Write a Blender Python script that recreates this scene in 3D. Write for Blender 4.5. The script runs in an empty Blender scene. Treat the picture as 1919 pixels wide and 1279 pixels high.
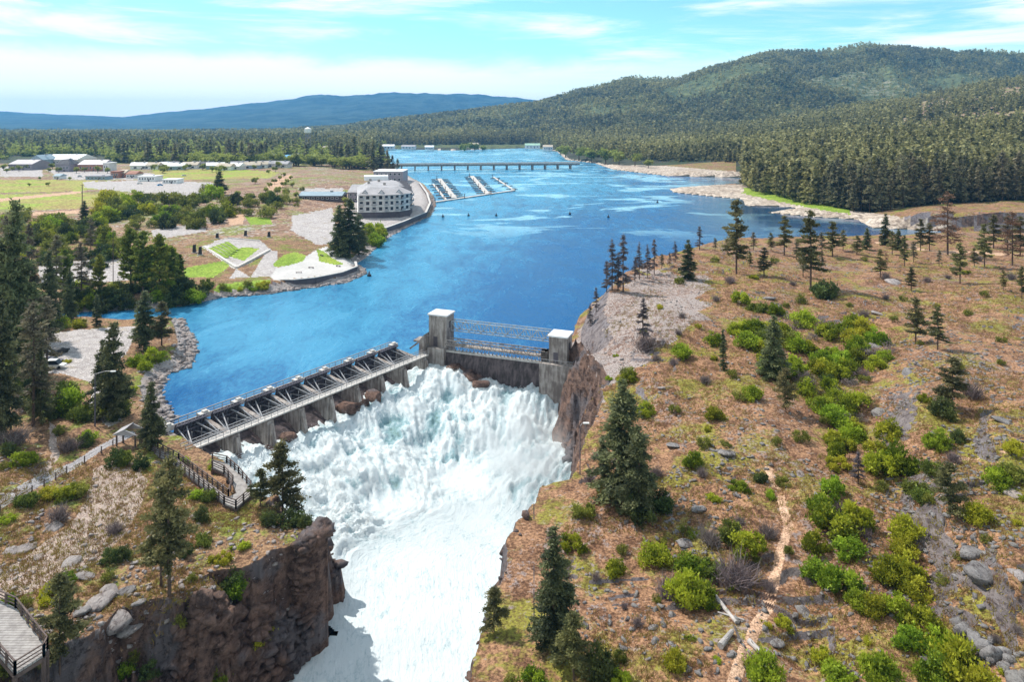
import bpy, bmesh, math, random
import numpy as np
from mathutils import Vector, Matrix
rng = np.random.default_rng(7)
random.seed(7)
R = math.radians
scene = bpy.context.scene
col = scene.collection

# ------------------------------------------------------------------ camera
F = 1300.0; CX = 959.5; HY = 228.0; CH = 60.0          # focal length and horizon in pixels of the photograph, camera height in metres
cam_d = bpy.data.cameras.new('camera'); cam = bpy.data.objects.new('camera', cam_d); col.objects.link(cam)
cam_d.sensor_width = 36.0; cam_d.lens = 36.0*F/1919.0
cam_d.shift_y = -(639.5-HY)/1919.0
cam_d.clip_start = 0.5; cam_d.clip_end = 40000
cam.location = (0, 0, CH); cam.rotation_euler = (R(90), 0, 0)
scene.camera = cam

# ------------------------------------------------------------------ sky, sun, exposure
SUN_EL = 50.0; SUN_AZ = -52.0                           # azimuth from +Y (away from the camera), negative = to the left
world = bpy.data.worlds.new('World'); scene.world = world; world.use_nodes = True
def build_world():
    nt = world.node_tree; N = nt.nodes; L = nt.links; N.clear()
    out = N.new('ShaderNodeOutputWorld'); bg = N.new('ShaderNodeBackground'); bg.inputs[1].default_value = 0.100
    sky = N.new('ShaderNodeTexSky'); sky.sky_type = 'NISHITA'; sky.sun_disc = False
    sky.sun_elevation = R(SUN_EL); sky.sun_rotation = R(SUN_AZ); sky.altitude = 600
    sky.air_density = 0.9; sky.dust_density = 0.25; sky.ozone_density = 2.2
    hs = N.new('ShaderNodeMix'); hs.data_type = 'RGBA'; hs.blend_type = 'MULTIPLY'; hs.inputs[0].default_value = 1
    hs.inputs[7].default_value = (1.35, 2.0, 1.65, 1)
    L.new(sky.outputs[0], hs.inputs[6])
    tc = N.new('ShaderNodeTexCoord'); sep = N.new('ShaderNodeSeparateXYZ'); L.new(tc.outputs['Generated'], sep.inputs[0])
    def m(op, a, b=None, c=None):
        n = N.new('ShaderNodeMath'); n.operation = op
        for i, v in enumerate((a, b, c)):
            if v is None: continue
            if isinstance(v, (int, float)): n.inputs[i].default_value = v
            else: L.new(v, n.inputs[i])
        return n.outputs[0]
    def ramp(v, a, b, lo=0.0, hi=1.0):
        n = N.new('ShaderNodeMapRange'); n.interpolation_type = 'SMOOTHSTEP'
        for i, q in enumerate((v, a, b, lo, hi)):
            if isinstance(q, (int, float)): n.inputs[i].default_value = q
            else: L.new(q, n.inputs[i])
        return n.outputs[0]
    x, y, z = sep.outputs
    az = m('ARCTAN2', x, y)
    def cloud(sa, sz, off, detail=7, rough=0.6):
        cb = N.new('ShaderNodeCombineXYZ')
        L.new(m('MULTIPLY', az, sa), cb.inputs[0]); L.new(m('MULTIPLY', z, sz), cb.inputs[1]); cb.inputs[2].default_value = off
        nz = N.new('ShaderNodeTexNoise'); nz.inputs['Scale'].default_value = 1; nz.inputs['Detail'].default_value = detail
        nz.inputs['Roughness'].default_value = rough; nz.inputs['Distortion'].default_value = 0.4
        L.new(cb.outputs[0], nz.inputs[0]); return nz.outputs[0]
    wisp = ramp(cloud(3.0, 24, 3.7), 0.44, 0.68, 0, 0.85)
    zz = m('ADD', z, m('MULTIPLY', m('SUBTRACT', cloud(5, 14, 9.1, 5), 0.5), 0.05))
    band = m('MULTIPLY', ramp(zz, 0.070, 0.10, 1.0, 0.0), ramp(m('ADD', az, m('MULTIPLY', m('SUBTRACT', cloud(3, 60, 1.3, 4), 0.5), 0.5)), -0.1, 0.45, 0.95, 0.35))
    tl = m('MULTIPLY', ramp(m('SUBTRACT', 0, az), 0.5, 0.62), m('MULTIPLY', ramp(z, 0.125, 0.15), ramp(cloud(9, 40, 5.5), 0.42, 0.6)))
    tr = m('MULTIPLY', ramp(az, 0.52, 0.66), m('MULTIPLY', ramp(z, 0.09, 0.13), ramp(cloud(7, 40, 2.2), 0.45, 0.62)))
    mask = m('MAXIMUM', m('MAXIMUM', wisp, band), m('MAXIMUM', tl, tr))
    mx = N.new('ShaderNodeMix'); mx.data_type = 'RGBA'; L.new(mask, mx.inputs[0]); L.new(hs.outputs[2], mx.inputs[6])
    mx.inputs[7].default_value = (12.5, 12.7, 12.5, 1)
    L.new(mx.outputs[2], bg.inputs[0]); L.new(bg.outputs[0], out.inputs[0])
build_world()
sun_d = bpy.data.lights.new('sun', 'SUN'); sun_d.energy = 4.9; sun_d.angle = R(0.5); sun_d.color = (1.0, 0.955, 0.88)
sun = bpy.data.objects.new('sun', sun_d); col.objects.link(sun); sun.location = (-200, 150, 400)
sd = Vector((math.sin(R(SUN_AZ))*math.cos(R(SUN_EL)), math.cos(R(SUN_AZ))*math.cos(R(SUN_EL)), math.sin(R(SUN_EL))))
sun.rotation_euler = sd.to_track_quat('Z', 'Y').to_euler()
vs = scene.view_settings; vs.view_transform = 'Standard'; vs.look = 'None'; vs.gamma = 1.0; vs.exposure = 0.08
scene.cycles.max_bounces = 6; scene.cycles.diffuse_bounces = 2; scene.cycles.glossy_bounces = 2
scene.cycles.transmission_bounces = 3; scene.cycles.volume_bounces = 1; scene.cycles.caustics_reflective = False

# ------------------------------------------------------------------ helpers
def P(px, py, z=0.0):
    D = (CH-z)*F/(py-HY)
    return np.array([(px-CX)/F*D, D, z])
def proj(x, y, z):
    return CX+F*x/y, HY+F*(CH-z)/y
def sstep(a, b, x):
    t = np.clip((x-a)/(b-a), 0, 1); return t*t*(3-2*t)
def hash2(i, j, s):
    h = (i.astype(np.int64)*374761393 + j.astype(np.int64)*668265263 + s*1442695041) & 0xffffffff
    h = ((h ^ (h >> 13))*1274126177) & 0xffffffff
    h = h ^ (h >> 16)
    return (h & 0xffffff)/float(0xffffff)
def vnoise(x, y, s=0):
    i = np.floor(x); j = np.floor(y); fx = x-i; fy = y-j
    fx = fx*fx*(3-2*fx); fy = fy*fy*(3-2*fy)
    a = hash2(i, j, s); b = hash2(i+1, j, s); c = hash2(i, j+1, s); d = hash2(i+1, j+1, s)
    return (a*(1-fx)+b*fx)*(1-fy)+(c*(1-fx)+d*fx)*fy
def fbm(x, y, o=4, s=0, g=0.5):
    r = 0; a = 1; t = 0
    for k in range(o):
        r = r+a*vnoise(x, y, s+k); t += a; a *= g
        x, y = x*1.6+y*1.2+7.3, y*1.6-x*1.2+3.1
    return r/t
def ridged(x, y, o=4, s=0):
    r = 0; a = 1; t = 0
    for k in range(o):
        r = r+a*(1-np.abs(2*vnoise(x, y, s+k)-1)); t += a; a *= 0.5
        x, y = x*1.6+y*1.2+7.3, y*1.6-x*1.2+3.1
    return r/t
def sdf(poly, x, y):
    """distance to the outline, positive inside"""
    p = np.asarray(poly, float)[:, :2]; n = len(p)
    d = np.full(x.shape, 1e12); ins = np.zeros(x.shape, bool)
    for k in range(n):
        x0, y0 = p[k]; x1, y1 = p[(k+1) % n]
        ex, ey = x1-x0, y1-y0; L2 = ex*ex+ey*ey+1e-12
        t = np.clip(((x-x0)*ex+(y-y0)*ey)/L2, 0, 1)
        dx = x-x0-t*ex; dy = y-y0-t*ey
        d = np.minimum(d, dx*dx+dy*dy)
        if y1 != y0:
            c = ((y0 > y) != (y1 > y)) & (x < (x1-x0)*(y-y0)/(y1-y0)+x0)
            ins ^= c
    d = np.sqrt(d); return np.where(ins, d, -d)
def inside(poly, x, y):
    p = np.asarray(poly, float)[:, :2]; n = len(p); ins = np.zeros(np.shape(x), bool)
    for k in range(n):
        x0, y0 = p[k]; x1, y1 = p[(k+1) % n]
        if y1 != y0:
            ins ^= ((y0 > y) != (y1 > y)) & (x < (x1-x0)*(y-y0)/(y1-y0)+x0)
    return ins

def link(o, parent=None):
    col.objects.link(o)
    if parent is not None: o.parent = parent
    return o
def tri_mesh(name, V, T, mat, attrs=None, smooth=False):
    """mesh data from arrays; T is (M,3) or (M,4)"""
    V = np.ascontiguousarray(V, np.float32); T = np.ascontiguousarray(T, np.int32); k = T.shape[1]
    me = bpy.data.meshes.new(name)
    me.vertices.add(len(V)); me.vertices.foreach_set('co', V.ravel())
    me.loops.add(T.size); me.loops.foreach_set('vertex_index', T.ravel())
    me.polygons.add(len(T)); me.polygons.foreach_set('loop_start', np.arange(0, T.size, k, dtype=np.int32))
    if smooth: me.polygons.foreach_set('use_smooth', np.ones(len(T), bool))
    me.update(calc_edges=True)
    for an, av in (attrs or {}).items():
        a = me.attributes.new(an, 'FLOAT', 'POINT'); a.data.foreach_set('value', np.ascontiguousarray(av, np.float32))
    if mat: me.materials.append(mat)
    return me
def obj(name, me, parent=None, loc=(0, 0, 0)):
    o = bpy.data.objects.new(name, me); o.location = loc; return link(o, parent)
def empty(name, loc=(0, 0, 0), rz=0):
    o = bpy.data.objects.new(name, None); o.empty_display_size = 0.5; o.location = loc; o.rotation_euler = (0, 0, rz); return link(o)
def tag(o, label=None, cat=None, group=None, kind=None):
    if label: o['label'] = label
    if cat: o['category'] = cat
    if group: o['group'] = group
    if kind: o['kind'] = kind
    return o
class MB:
    """collects boxes, bars and prisms and links them as one mesh"""
    def __init__(s): s.v = []; s.f = []
    def add(s, vs, fs):
        b = len(s.v); s.v += [tuple(map(float, p)) for p in vs]; s.f += [tuple(b+i for i in f) for f in fs]; return s
    def box(s, c, d, rz=0):
        cx, cy, cz = c; hx, hy, hz = d[0]/2, d[1]/2, d[2]/2; cr, sr = math.cos(rz), math.sin(rz); vs = []
        for z in (-hz, hz):
            for x, y in ((-hx, -hy), (hx, -hy), (hx, hy), (-hx, hy)):
                vs.append((cx+x*cr-y*sr, cy+x*sr+y*cr, cz+z))
        return s.add(vs, [(3, 2, 1, 0), (4, 5, 6, 7), (0, 1, 5, 4), (1, 2, 6, 5), (2, 3, 7, 6), (3, 0, 4, 7)])
    def bar(s, a, b, w, h=None):
        h = h or w; a = Vector(a); b = Vector(b); d = (b-a).normalized()
        up = Vector((0, 0, 1)) if abs(d.z) < 0.95 else Vector((0, 1, 0))
        sd = d.cross(up).normalized()*(w/2); u = sd.cross(d).normalized()*(h/2); vs = []
        for p in (a, b):
            for q in (-sd-u, sd-u, sd+u, -sd+u): vs.append(p+q)
        return s.add(vs, [(3, 2, 1, 0), (4, 5, 6, 7), (0, 1, 5, 4), (1, 2, 6, 5), (2, 3, 7, 6), (3, 0, 4, 7)])
    def tube(s, a, b, r0, r1=None, n=8):
        r1 = r0 if r1 is None else r1; a = Vector(a); b = Vector(b); d = (b-a).normalized()
        up = Vector((0, 0, 1)) if abs(d.z) < 0.95 else Vector((0, 1, 0))
        e1 = d.cross(up).normalized(); e2 = d.cross(e1); vs = []
        for p, r in ((a, r0), (b, r1)):
            for k in range(n):
                t = 2*math.pi*k/n; vs.append(p+e1*(r*math.cos(t))+e2*(r*math.sin(t)))
        fs = [(k, (k+1) % n, n+(k+1) % n, n+k) for k in range(n)]+[tuple(range(n-1, -1, -1)), tuple(range(n, 2*n))]
        return s.add(vs, fs)
    def prism(s, pts, ax, w):
        """closed outline pts (3-D, planar) pushed along vector ax by +-w/2"""
        ax = Vector(ax).normalized()*(w/2); n = len(pts); a = [Vector(p)-ax for p in pts]; b = [Vector(p)+ax for p in pts]
        return s.add(a+b, [tuple(range(n)), tuple(range(2*n-1, n-1, -1))]+[(k, n+k, n+(k+1) % n, (k+1) % n) for k in range(n)])
    def mesh(s, name, mat):
        me = bpy.data.meshes.new(name); me.from_pydata(s.v, [], s.f)
        bm = bmesh.new(); bm.from_mesh(me); bmesh.ops.recalc_face_normals(bm, faces=bm.faces); bm.to_mesh(me); bm.free()
        if mat: me.materials.append(mat)
        return me
    def build(s, name, mat, parent=None, loc=(0, 0, 0)): return obj(name, s.mesh(name, mat), parent, loc)

# ------------------------------------------------------------------ materials
class Mat:
    def __init__(s, name, rough=0.8, spec=0.3):
        s.m = bpy.data.materials.new(name); s.m.use_nodes = True; s.N = s.m.node_tree.nodes; s.L = s.m.node_tree.links
        s.b = s.N['Principled BSDF']; s.b.inputs['Roughness'].default_value = rough; s.b.inputs['Specular IOR Level'].default_value = spec
        s.geo = s.N.new('ShaderNodeNewGeometry'); s.pos = s.geo.outputs['Position']
    def set(s, i, v):
        if isinstance(v, (int, float)): i.default_value = v
        elif isinstance(v, tuple): i.default_value = v if len(v) == 4 or i.type == 'VECTOR' else v+(1,)
        else: s.L.new(v, i)
    def math(s, op, a, b=0.0, c=0.0):
        n = s.N.new('ShaderNodeMath'); n.operation = op; s.set(n.inputs[0], a); s.set(n.inputs[1], b); s.set(n.inputs[2], c); return n.outputs[0]
    def noise(s, scale, detail=5, rough=0.6, stretch=None, vec=None, dist=0.0, off=None):
        v = vec or s.pos
        if stretch or off:
            mp = s.N.new('ShaderNodeMapping'); s.L.new(v, mp.inputs[0])
            if stretch: mp.inputs['Scale'].default_value = stretch[:3]
            if stretch and len(stretch) > 3: mp.inputs['Rotation'].default_value = (0, 0, stretch[3])
            if off: mp.inputs['Location'].default_value = (off, off, off)
            v = mp.outputs[0]
        n = s.N.new('ShaderNodeTexNoise'); s.L.new(v, n.inputs[0]); n.inputs['Scale'].default_value = scale
        n.inputs['Detail'].default_value = detail; n.inputs['Roughness'].default_value = rough; n.inputs['Distortion'].default_value = dist
        return n.outputs[0]
    def voro(s, scale, feature='F1', vec=None, out=0):
        n = s.N.new('ShaderNodeTexVoronoi'); n.feature = feature; s.L.new(vec or s.pos, n.inputs[0]); n.inputs['Scale'].default_value = scale; return n.outputs[out]
    def ramp(s, v, a, b, lo=0.0, hi=1.0):
        n = s.N.new('ShaderNodeMapRange'); n.interpolation_type = 'SMOOTHSTEP'
        for i, q in enumerate((v, a, b, lo, hi)): s.set(n.inputs[i], q)
        return n.outputs[0]
    def mix(s, f, a, b, mode='MIX'):
        n = s.N.new('ShaderNodeMix'); n.data_type = 'RGBA'; n.blend_type = mode
        s.set(n.inputs[0], f); s.set(n.inputs[6], a); s.set(n.inputs[7], b); return n.outputs[2]
    def attr(s, name):
        n = s.N.new('ShaderNodeAttribute'); n.attribute_name = name; return n.outputs['Fac']
    def color(s, c): s.set(s.b.inputs['Base Color'], c); return s
    def bump(s, h, strength=0.5, dist=0.1):
        n = s.N.new('ShaderNodeBump'); n.inputs['Strength'].default_value = strength; n.inputs['Distance'].default_value = dist
        s.L.new(h, n.inputs['Height']); s.L.new(n.outputs[0], s.b.inputs['Normal']); return s
def simple(name, c, rough=0.8, var=0.25, scale=1.5, metal=0.0, bump=0.0):
    m = Mat(name, rough); n = m.noise(scale, 6, 0.65); n2 = m.noise(scale*0.17, 3, 0.5)
    lo = tuple(x*(1-var) for x in c); hi = tuple(min(1, x*(1+var)) for x in c)
    k = m.math('MULTIPLY_ADD', n2, 0.5, m.math('MULTIPLY', n, 0.5))
    m.color(m.mix(m.ramp(k, 0.35, 0.65), lo, hi)); m.b.inputs['Metallic'].default_value = metal
    if bump: m.bump(n, bump, 0.1)
    return m.m
def foliage(name, dark, light, transl=0.3, jitter=0.12, tcol=None):
    m = Mat(name, 0.6, 0.2)
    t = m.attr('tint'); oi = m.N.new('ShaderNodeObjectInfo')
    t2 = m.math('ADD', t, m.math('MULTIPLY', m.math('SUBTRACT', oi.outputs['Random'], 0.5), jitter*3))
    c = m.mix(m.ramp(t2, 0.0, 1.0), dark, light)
    hs = m.N.new('ShaderNodeHueSaturation'); m.L.new(c, hs.inputs['Color'])
    m.set(hs.inputs['Hue'], m.math('MULTIPLY_ADD', m.math('FRACT', m.math('MULTIPLY', oi.outputs['Random'], 7.31)), jitter*0.35, 0.5-jitter*0.175))
    m.color(hs.outputs[0])
    tr = m.N.new('ShaderNodeBsdfTranslucent'); m.L.new(hs.outputs[0], tr.inputs[0])
    mx = m.N.new('ShaderNodeMixShader'); mx.inputs[0].default_value = transl
    m.L.new(m.b.outputs[0], mx.inputs[1]); m.L.new(tr.outputs[0], mx.inputs[2]); m.L.new(mx.outputs[0], m.N['Material Output'].inputs[0])
    return m.m
M = {}
def ground_mat(name, c1, c2, c3, c4, s=1.0, green=0.5, rock=0.62, bump=0.6):
    """c1/c2 soil and dry grass, c3 green grass in patches, c4 stones"""
    m = Mat(name, 0.9, 0.15)
    a = m.noise(0.055*s, 4, 0.6, off=3.3); b = m.noise(0.35*s, 5, 0.65); c = m.noise(2.6*s, 5, 0.75); d = m.noise(0.11*s, 5, 0.7, off=19.0); e = m.noise(0.9*s, 4, 0.7, off=41.0)
    base = m.mix(m.ramp(m.math('MULTIPLY_ADD', b, 0.6, m.math('MULTIPLY', c, 0.4)), 0.4, 0.6), c1, c2)
    gm = m.math('MULTIPLY', m.ramp(m.math('MULTIPLY_ADD', d, 0.7, m.math('MULTIPLY', e, 0.3)), green, green+0.09), m.ramp(c, 0.3, 0.55, 0.35, 1.0))
    base = m.mix(gm, base, c3)
    rm = m.ramp(m.math('MULTIPLY_ADD', e, 0.5, m.math('MULTIPLY_ADD', c, 0.25, m.math('MULTIPLY', a, 0.25))), rock-0.07, rock-0.02)
    base = m.mix(rm, base, c4)
    base = m.mix(1.0, base, m.mix(m.ramp(c, 0.36, 0.62), (0.52, 0.49, 0.50), (1.32, 1.28, 1.25)), 'MULTIPLY')
    m.color(base); m.bump(m.math('MULTIPLY_ADD', e, 1.5, c), bump, 0.25/s)
    return m.m
M['hill'] = ground_mat('dry_hillside', (0.15, 0.078, 0.046), (0.36, 0.205, 0.118), (0.23, 0.215, 0.04), (0.26, 0.205, 0.19), 1.0, 0.49, 0.61)
M['rocky_dome'] = ground_mat('weathered_rock_ground', (0.17, 0.11, 0.09), (0.31, 0.215, 0.17), (0.28, 0.23, 0.10), (0.36, 0.31, 0.29), 1.3, 0.56, 0.53, 0.8)
M['ground'] = ground_mat('dry_ground', (0.17, 0.095, 0.058), (0.34, 0.21, 0.12), (0.19, 0.225, 0.04), (0.42, 0.40, 0.38), 0.8, 0.49, 0.64)
M['meadow'] = ground_mat('meadow_grass', (0.33, 0.24, 0.10), (0.34, 0.34, 0.09), (0.27, 0.37, 0.05), (0.45, 0.38, 0.24), 0.25, 0.47, 0.70, 0.2)
M['dirt'] = ground_mat('bare_dirt', (0.22, 0.13, 0.09), (0.38, 0.25, 0.17), (0.22, 0.25, 0.06), (0.40, 0.37, 0.35), 0.3, 0.48, 0.60)
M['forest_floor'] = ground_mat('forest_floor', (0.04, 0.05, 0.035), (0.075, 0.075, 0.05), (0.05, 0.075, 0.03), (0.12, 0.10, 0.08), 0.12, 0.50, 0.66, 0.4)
M['gravel'] = ground_mat('gravel', (0.34, 0.31, 0.30), (0.50, 0.47, 0.46), (0.36, 0.31, 0.22), (0.58, 0.56, 0.56), 1.6, 0.55, 0.62, 0.4)
M['rock_track'] = ground_mat('gravelly_track', (0.36, 0.27, 0.23), (0.45, 0.36, 0.31), (0.34, 0.25, 0.18), (0.42, 0.35, 0.30), 1.8, 0.6, 0.56, 0.6)
M['trail'] = ground_mat('trail_dirt', (0.45, 0.28, 0.18), (0.62, 0.42, 0.29), (0.50, 0.36, 0.22), (0.6, 0.5, 0.42), 1.8, 0.6, 0.66, 0.4)
M['asphalt'] = ground_mat('path_asphalt', (0.30, 0.29, 0.30), (0.38, 0.37, 0.38), (0.34, 0.33, 0.33), (0.42, 0.4, 0.4), 2.5, 0.6, 0.7, 0.2)
M['beach'] = ground_mat('beach_sand', (0.36, 0.29, 0.23), (0.52, 0.45, 0.38), (0.38, 0.30, 0.22), (0.66, 0.58, 0.50), 0.15, 0.58, 0.66, 0.2)
M['lawn'] = ground_mat('lawn_grass', (0.17, 0.27, 0.03), (0.25, 0.36, 0.045), (0.30, 0.38, 0.06), (0.25, 0.30, 0.08), 0.6, 0.5, 0.75, 0.2)
M['riverbed'] = ground_mat('riverbed', (0.05, 0.06, 0.05), (0.10, 0.09, 0.07), (0.06, 0.06, 0.04), (0.15, 0.13, 0.11), 0.5, 0.6, 0.6)
M['concrete'] = simple('pale_concrete', (0.52, 0.49, 0.47), 0.8, 0.12, 0.8)
def cliff_mat(name, c1, c2, c3, c4):
    m = Mat(name, 0.85, 0.2)
    v = m.noise(0.6, 7, 0.72, stretch=(1, 0.6, 1.1, 0.9)); w = m.noise(2.6, 6, 0.78, stretch=(1, 0.5, 1.2, 0.9)); k = m.noise(0.13, 4, 0.6); cr = m.ramp(m.noise(1.3, 6, 0.75, stretch=(1, 0.45, 1.0, 0.9), off=7), 0.36, 0.52, 0.0, 0.1)
    sep = m.N.new('ShaderNodeSeparateXYZ'); m.L.new(m.geo.outputs['Normal'], sep.inputs[0])
    c = m.mix(m.ramp(v, 0.35, 0.65), c1, c2); c = m.mix(m.ramp(k, 0.5, 0.62), c, c3)
    c = m.mix(m.math('MULTIPLY', m.ramp(w, 0.55, 0.7), 0.7), c, c4)
    c = m.mix(1.0, c, m.mix(m.ramp(cr, 0.0, 0.09), (0.45, 0.42, 0.42), (1, 1, 1)), 'MULTIPLY')
    m.color(c); m.bump(m.math('ADD', v, m.math('MULTIPLY', w, 0.8)), 1.0, 0.6); return m.m
M['cliff'] = cliff_mat('cliff_rock', (0.085, 0.055, 0.048), (0.27, 0.165, 0.125), (0.17, 0.145, 0.15), (0.38, 0.28, 0.235))
M['stone'] = cliff_mat('boulder_stone', (0.21, 0.19, 0.19), (0.39, 0.36, 0.35), (0.33, 0.30, 0.28), (0.52, 0.52, 0.50))
M['ledge'] = cliff_mat('ledge_rock', (0.14, 0.11, 0.11), (0.30, 0.25, 0.24), (0.24, 0.21, 0.22), (0.42, 0.38, 0.37))
M['palestone'] = cliff_mat('riprap_stone', (0.34, 0.29, 0.28), (0.52, 0.46, 0.44), (0.45, 0.37, 0.33), (0.6, 0.56, 0.54))
def mountain_mat():
    m = Mat('forested_slope', 0.95, 0.1)
    a = m.noise(0.0035, 5, 0.6); b = m.noise(0.03, 6, 0.75, stretch=(1, 1, 0.3)); c = m.noise(0.0012, 4, 0.5, off=5)
    x = m.mix(m.ramp(b, 0.35, 0.68), (0.07, 0.09, 0.05), (0.20, 0.22, 0.09))
    x = m.mix(m.ramp(a, 0.45, 0.62), x, (0.10, 0.12, 0.05)); x = m.mix(m.math('MULTIPLY', m.ramp(c, 0.60, 0.66), m.ramp(b, 0.5, 0.6)), x, (0.30, 0.28, 0.2))
    m.color(x); m.bump(b, 1.0, 14.0); return m.m
M['mountain'] = mountain_mat()
def water_mat():
    m = Mat('river_water', 0.12, 0.5); m.b.inputs['IOR'].default_value = 1.33
    big = m.noise(0.016, 5, 0.62, stretch=(1.0, 0.62, 1, 0.5), dist=0.8); mid = m.noise(0.12, 5, 0.65, stretch=(1.0, 0.45, 1, 0.7), dist=0.6)
    fine = m.noise(0.9, 5, 0.7, stretch=(1.0, 0.5, 1, 0.6)); tiny = m.noise(3.2, 3, 0.6)
    sep = m.N.new('ShaderNodeSeparateXYZ'); m.L.new(m.pos, sep.inputs[0]); x, y = sep.outputs[0], sep.outputs[1]
    # cloud reflection and sun glare painted pale at left and far off; clear deep water to the right
    side = m.ramp(m.math('SUBTRACT', x, m.math('MULTIPLY', y, 0.10)), -80.0, 0.0, 1.0, 0.0)
    farm = m.math('MULTIPLY', m.ramp(y, 300.0, 620.0), m.ramp(m.math('DIVIDE', x, y), 0.28, 0.05))
    side = m.math('MULTIPLY', side, m.ramp(m.math('ADD', y, m.math('MULTIPLY', x, 0.5)), 95.0, 175.0, 0.15, 1.0))
    k = m.math('MAXIMUM', side, farm)
    k = m.math('ADD', m.math('MULTIPLY', k, 0.75), m.math('MULTIPLY', m.math('SUBTRACT', big, 0.5), 1.1))
    k = m.math('ADD', k, m.math('MULTIPLY', m.math('SUBTRACT', mid, 0.5), 1.2))
    k = m.math('ADD', k, m.math('MULTIPLY', m.math('SUBTRACT', fine, 0.5), 1.1))
    c = m.mix(m.ramp(k, 0.0, 0.95), (0.0, 0.08, 0.25), (0.055, 0.27, 0.45))
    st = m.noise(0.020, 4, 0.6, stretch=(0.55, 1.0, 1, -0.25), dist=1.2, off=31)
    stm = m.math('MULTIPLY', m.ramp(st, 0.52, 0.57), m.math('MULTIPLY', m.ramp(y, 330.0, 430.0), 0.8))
    c = m.mix(stm, c, (0.32, 0.60, 0.74))  # cloud reflections painted as pale bands across the far water
    calm = m.math('MULTIPLY', m.ramp(y, 300.0, 420.0), m.ramp(m.math('DIVIDE', x, y), 0.20, 0.34)); c = m.mix(m.math('MULTIPLY', calm, 0.75), c, (0.01, 0.045, 0.10))  # dark reflection of the forest put into the inlet's colour
    fl = m.math('MULTIPLY', m.ramp(mid, 0.60, 0.74), m.ramp(fine, 0.5, 0.66))
    c = m.mix(m.math('MULTIPLY', fl, 0.25), c, (0.5, 0.68, 0.78))
    m.color(c)
    m.set(m.b.inputs['Roughness'], m.math('MULTIPLY', m.ramp(mid, 0.35, 0.65, 0.10, 0.30), m.math('SUBTRACT', 1.0, m.math('MULTIPLY', calm, 0.8))))
    m.bump(m.math('MULTIPLY', m.math('SUBTRACT', 1.0, m.math('MULTIPLY', calm, 0.85)), m.math('ADD', m.math('MULTIPLY', fine, 0.8), m.math('ADD', m.math('MULTIPLY', mid, 2.0), m.math('MULTIPLY', tiny, 0.3)))), 0.45, 0.6)
    return m.m
fm = Mat('haze_blue_spruce_slope', 0.95, 0.1); fb = fm.noise(0.004, 6, 0.7); fm.color(fm.mix(fm.ramp(fb, 0.4, 0.62), (0.012, 0.035, 0.045), (0.05, 0.085, 0.085))); fm.bump(fb, 1.0, 60.0); M['far_mountain'] = fm.m  # blue of the distant haze is put into the forest colour
M['water'] = water_mat()
def foam_mat():
    m = Mat('white_water', 0.55, 0.3)
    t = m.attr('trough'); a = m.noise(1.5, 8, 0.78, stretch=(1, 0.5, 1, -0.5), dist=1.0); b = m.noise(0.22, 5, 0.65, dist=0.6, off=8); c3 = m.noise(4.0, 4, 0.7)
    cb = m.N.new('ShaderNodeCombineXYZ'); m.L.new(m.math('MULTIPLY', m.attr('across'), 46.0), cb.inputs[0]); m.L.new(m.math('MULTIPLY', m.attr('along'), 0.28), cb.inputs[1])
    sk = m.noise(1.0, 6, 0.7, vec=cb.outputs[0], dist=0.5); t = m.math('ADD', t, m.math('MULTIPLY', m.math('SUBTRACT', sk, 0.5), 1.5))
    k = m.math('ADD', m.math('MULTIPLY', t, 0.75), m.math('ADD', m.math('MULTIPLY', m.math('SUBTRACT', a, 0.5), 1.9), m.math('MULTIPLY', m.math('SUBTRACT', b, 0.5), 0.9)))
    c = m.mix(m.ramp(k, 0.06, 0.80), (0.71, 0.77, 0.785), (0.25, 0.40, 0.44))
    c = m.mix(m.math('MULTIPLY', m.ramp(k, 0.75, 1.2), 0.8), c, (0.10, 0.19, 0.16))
    m.color(c); m.bump(m.math('ADD', m.math('ADD', a, sk), m.math('MULTIPLY', c3, 0.4)), 0.8, 0.3)
    m.b.inputs['Subsurface Weight'].default_value = 0.0
    return m.m
M['foam'] = foam_mat()
M['dam_concrete'] = cliff_mat('weathered_concrete', (0.36, 0.31, 0.28), (0.46, 0.40, 0.36), (0.40, 0.33, 0.28), (0.52, 0.47, 0.43))
def streaky(name, c, dark, rough=0.85):
    m = Mat(name, rough, 0.2); a = m.noise(1.6, 5, 0.65, stretch=(1, 1, 0.12)); b = m.noise(0.5, 5, 0.6)
    m.color(m.mix(m.ramp(m.math('MULTIPLY_ADD', a, 0.6, m.math('MULTIPLY', b, 0.4)), 0.40, 0.62), dark, c)); m.bump(a, 0.2, 0.1); return m.m
M['dam_concrete'] = streaky('weathered_concrete', (0.44, 0.39, 0.355), (0.19, 0.155, 0.14))
M['wet_concrete'] = streaky('wet_concrete', (0.15, 0.115, 0.115), (0.05, 0.04, 0.04), 0.5)
M['cap_concrete'] = streaky('clean_concrete', (0.66, 0.62, 0.58), (0.50, 0.46, 0.43))
M['gate_steel'] = simple('gate_steel', (0.13, 0.12, 0.145), 0.6, 0.35, 2.0, 0.2)
M['rail_steel'] = simple('rail_steel', (0.36, 0.35, 0.36), 0.5, 0.15, 2.0, 0.3)
M['truss_steel'] = simple('truss_steel', (0.42, 0.46, 0.50), 0.5, 0.15, 2.0, 0.2)
M['dark_wood'] = simple('stained_timber', (0.12, 0.085, 0.075), 0.8, 0.3, 3.0)
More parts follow.
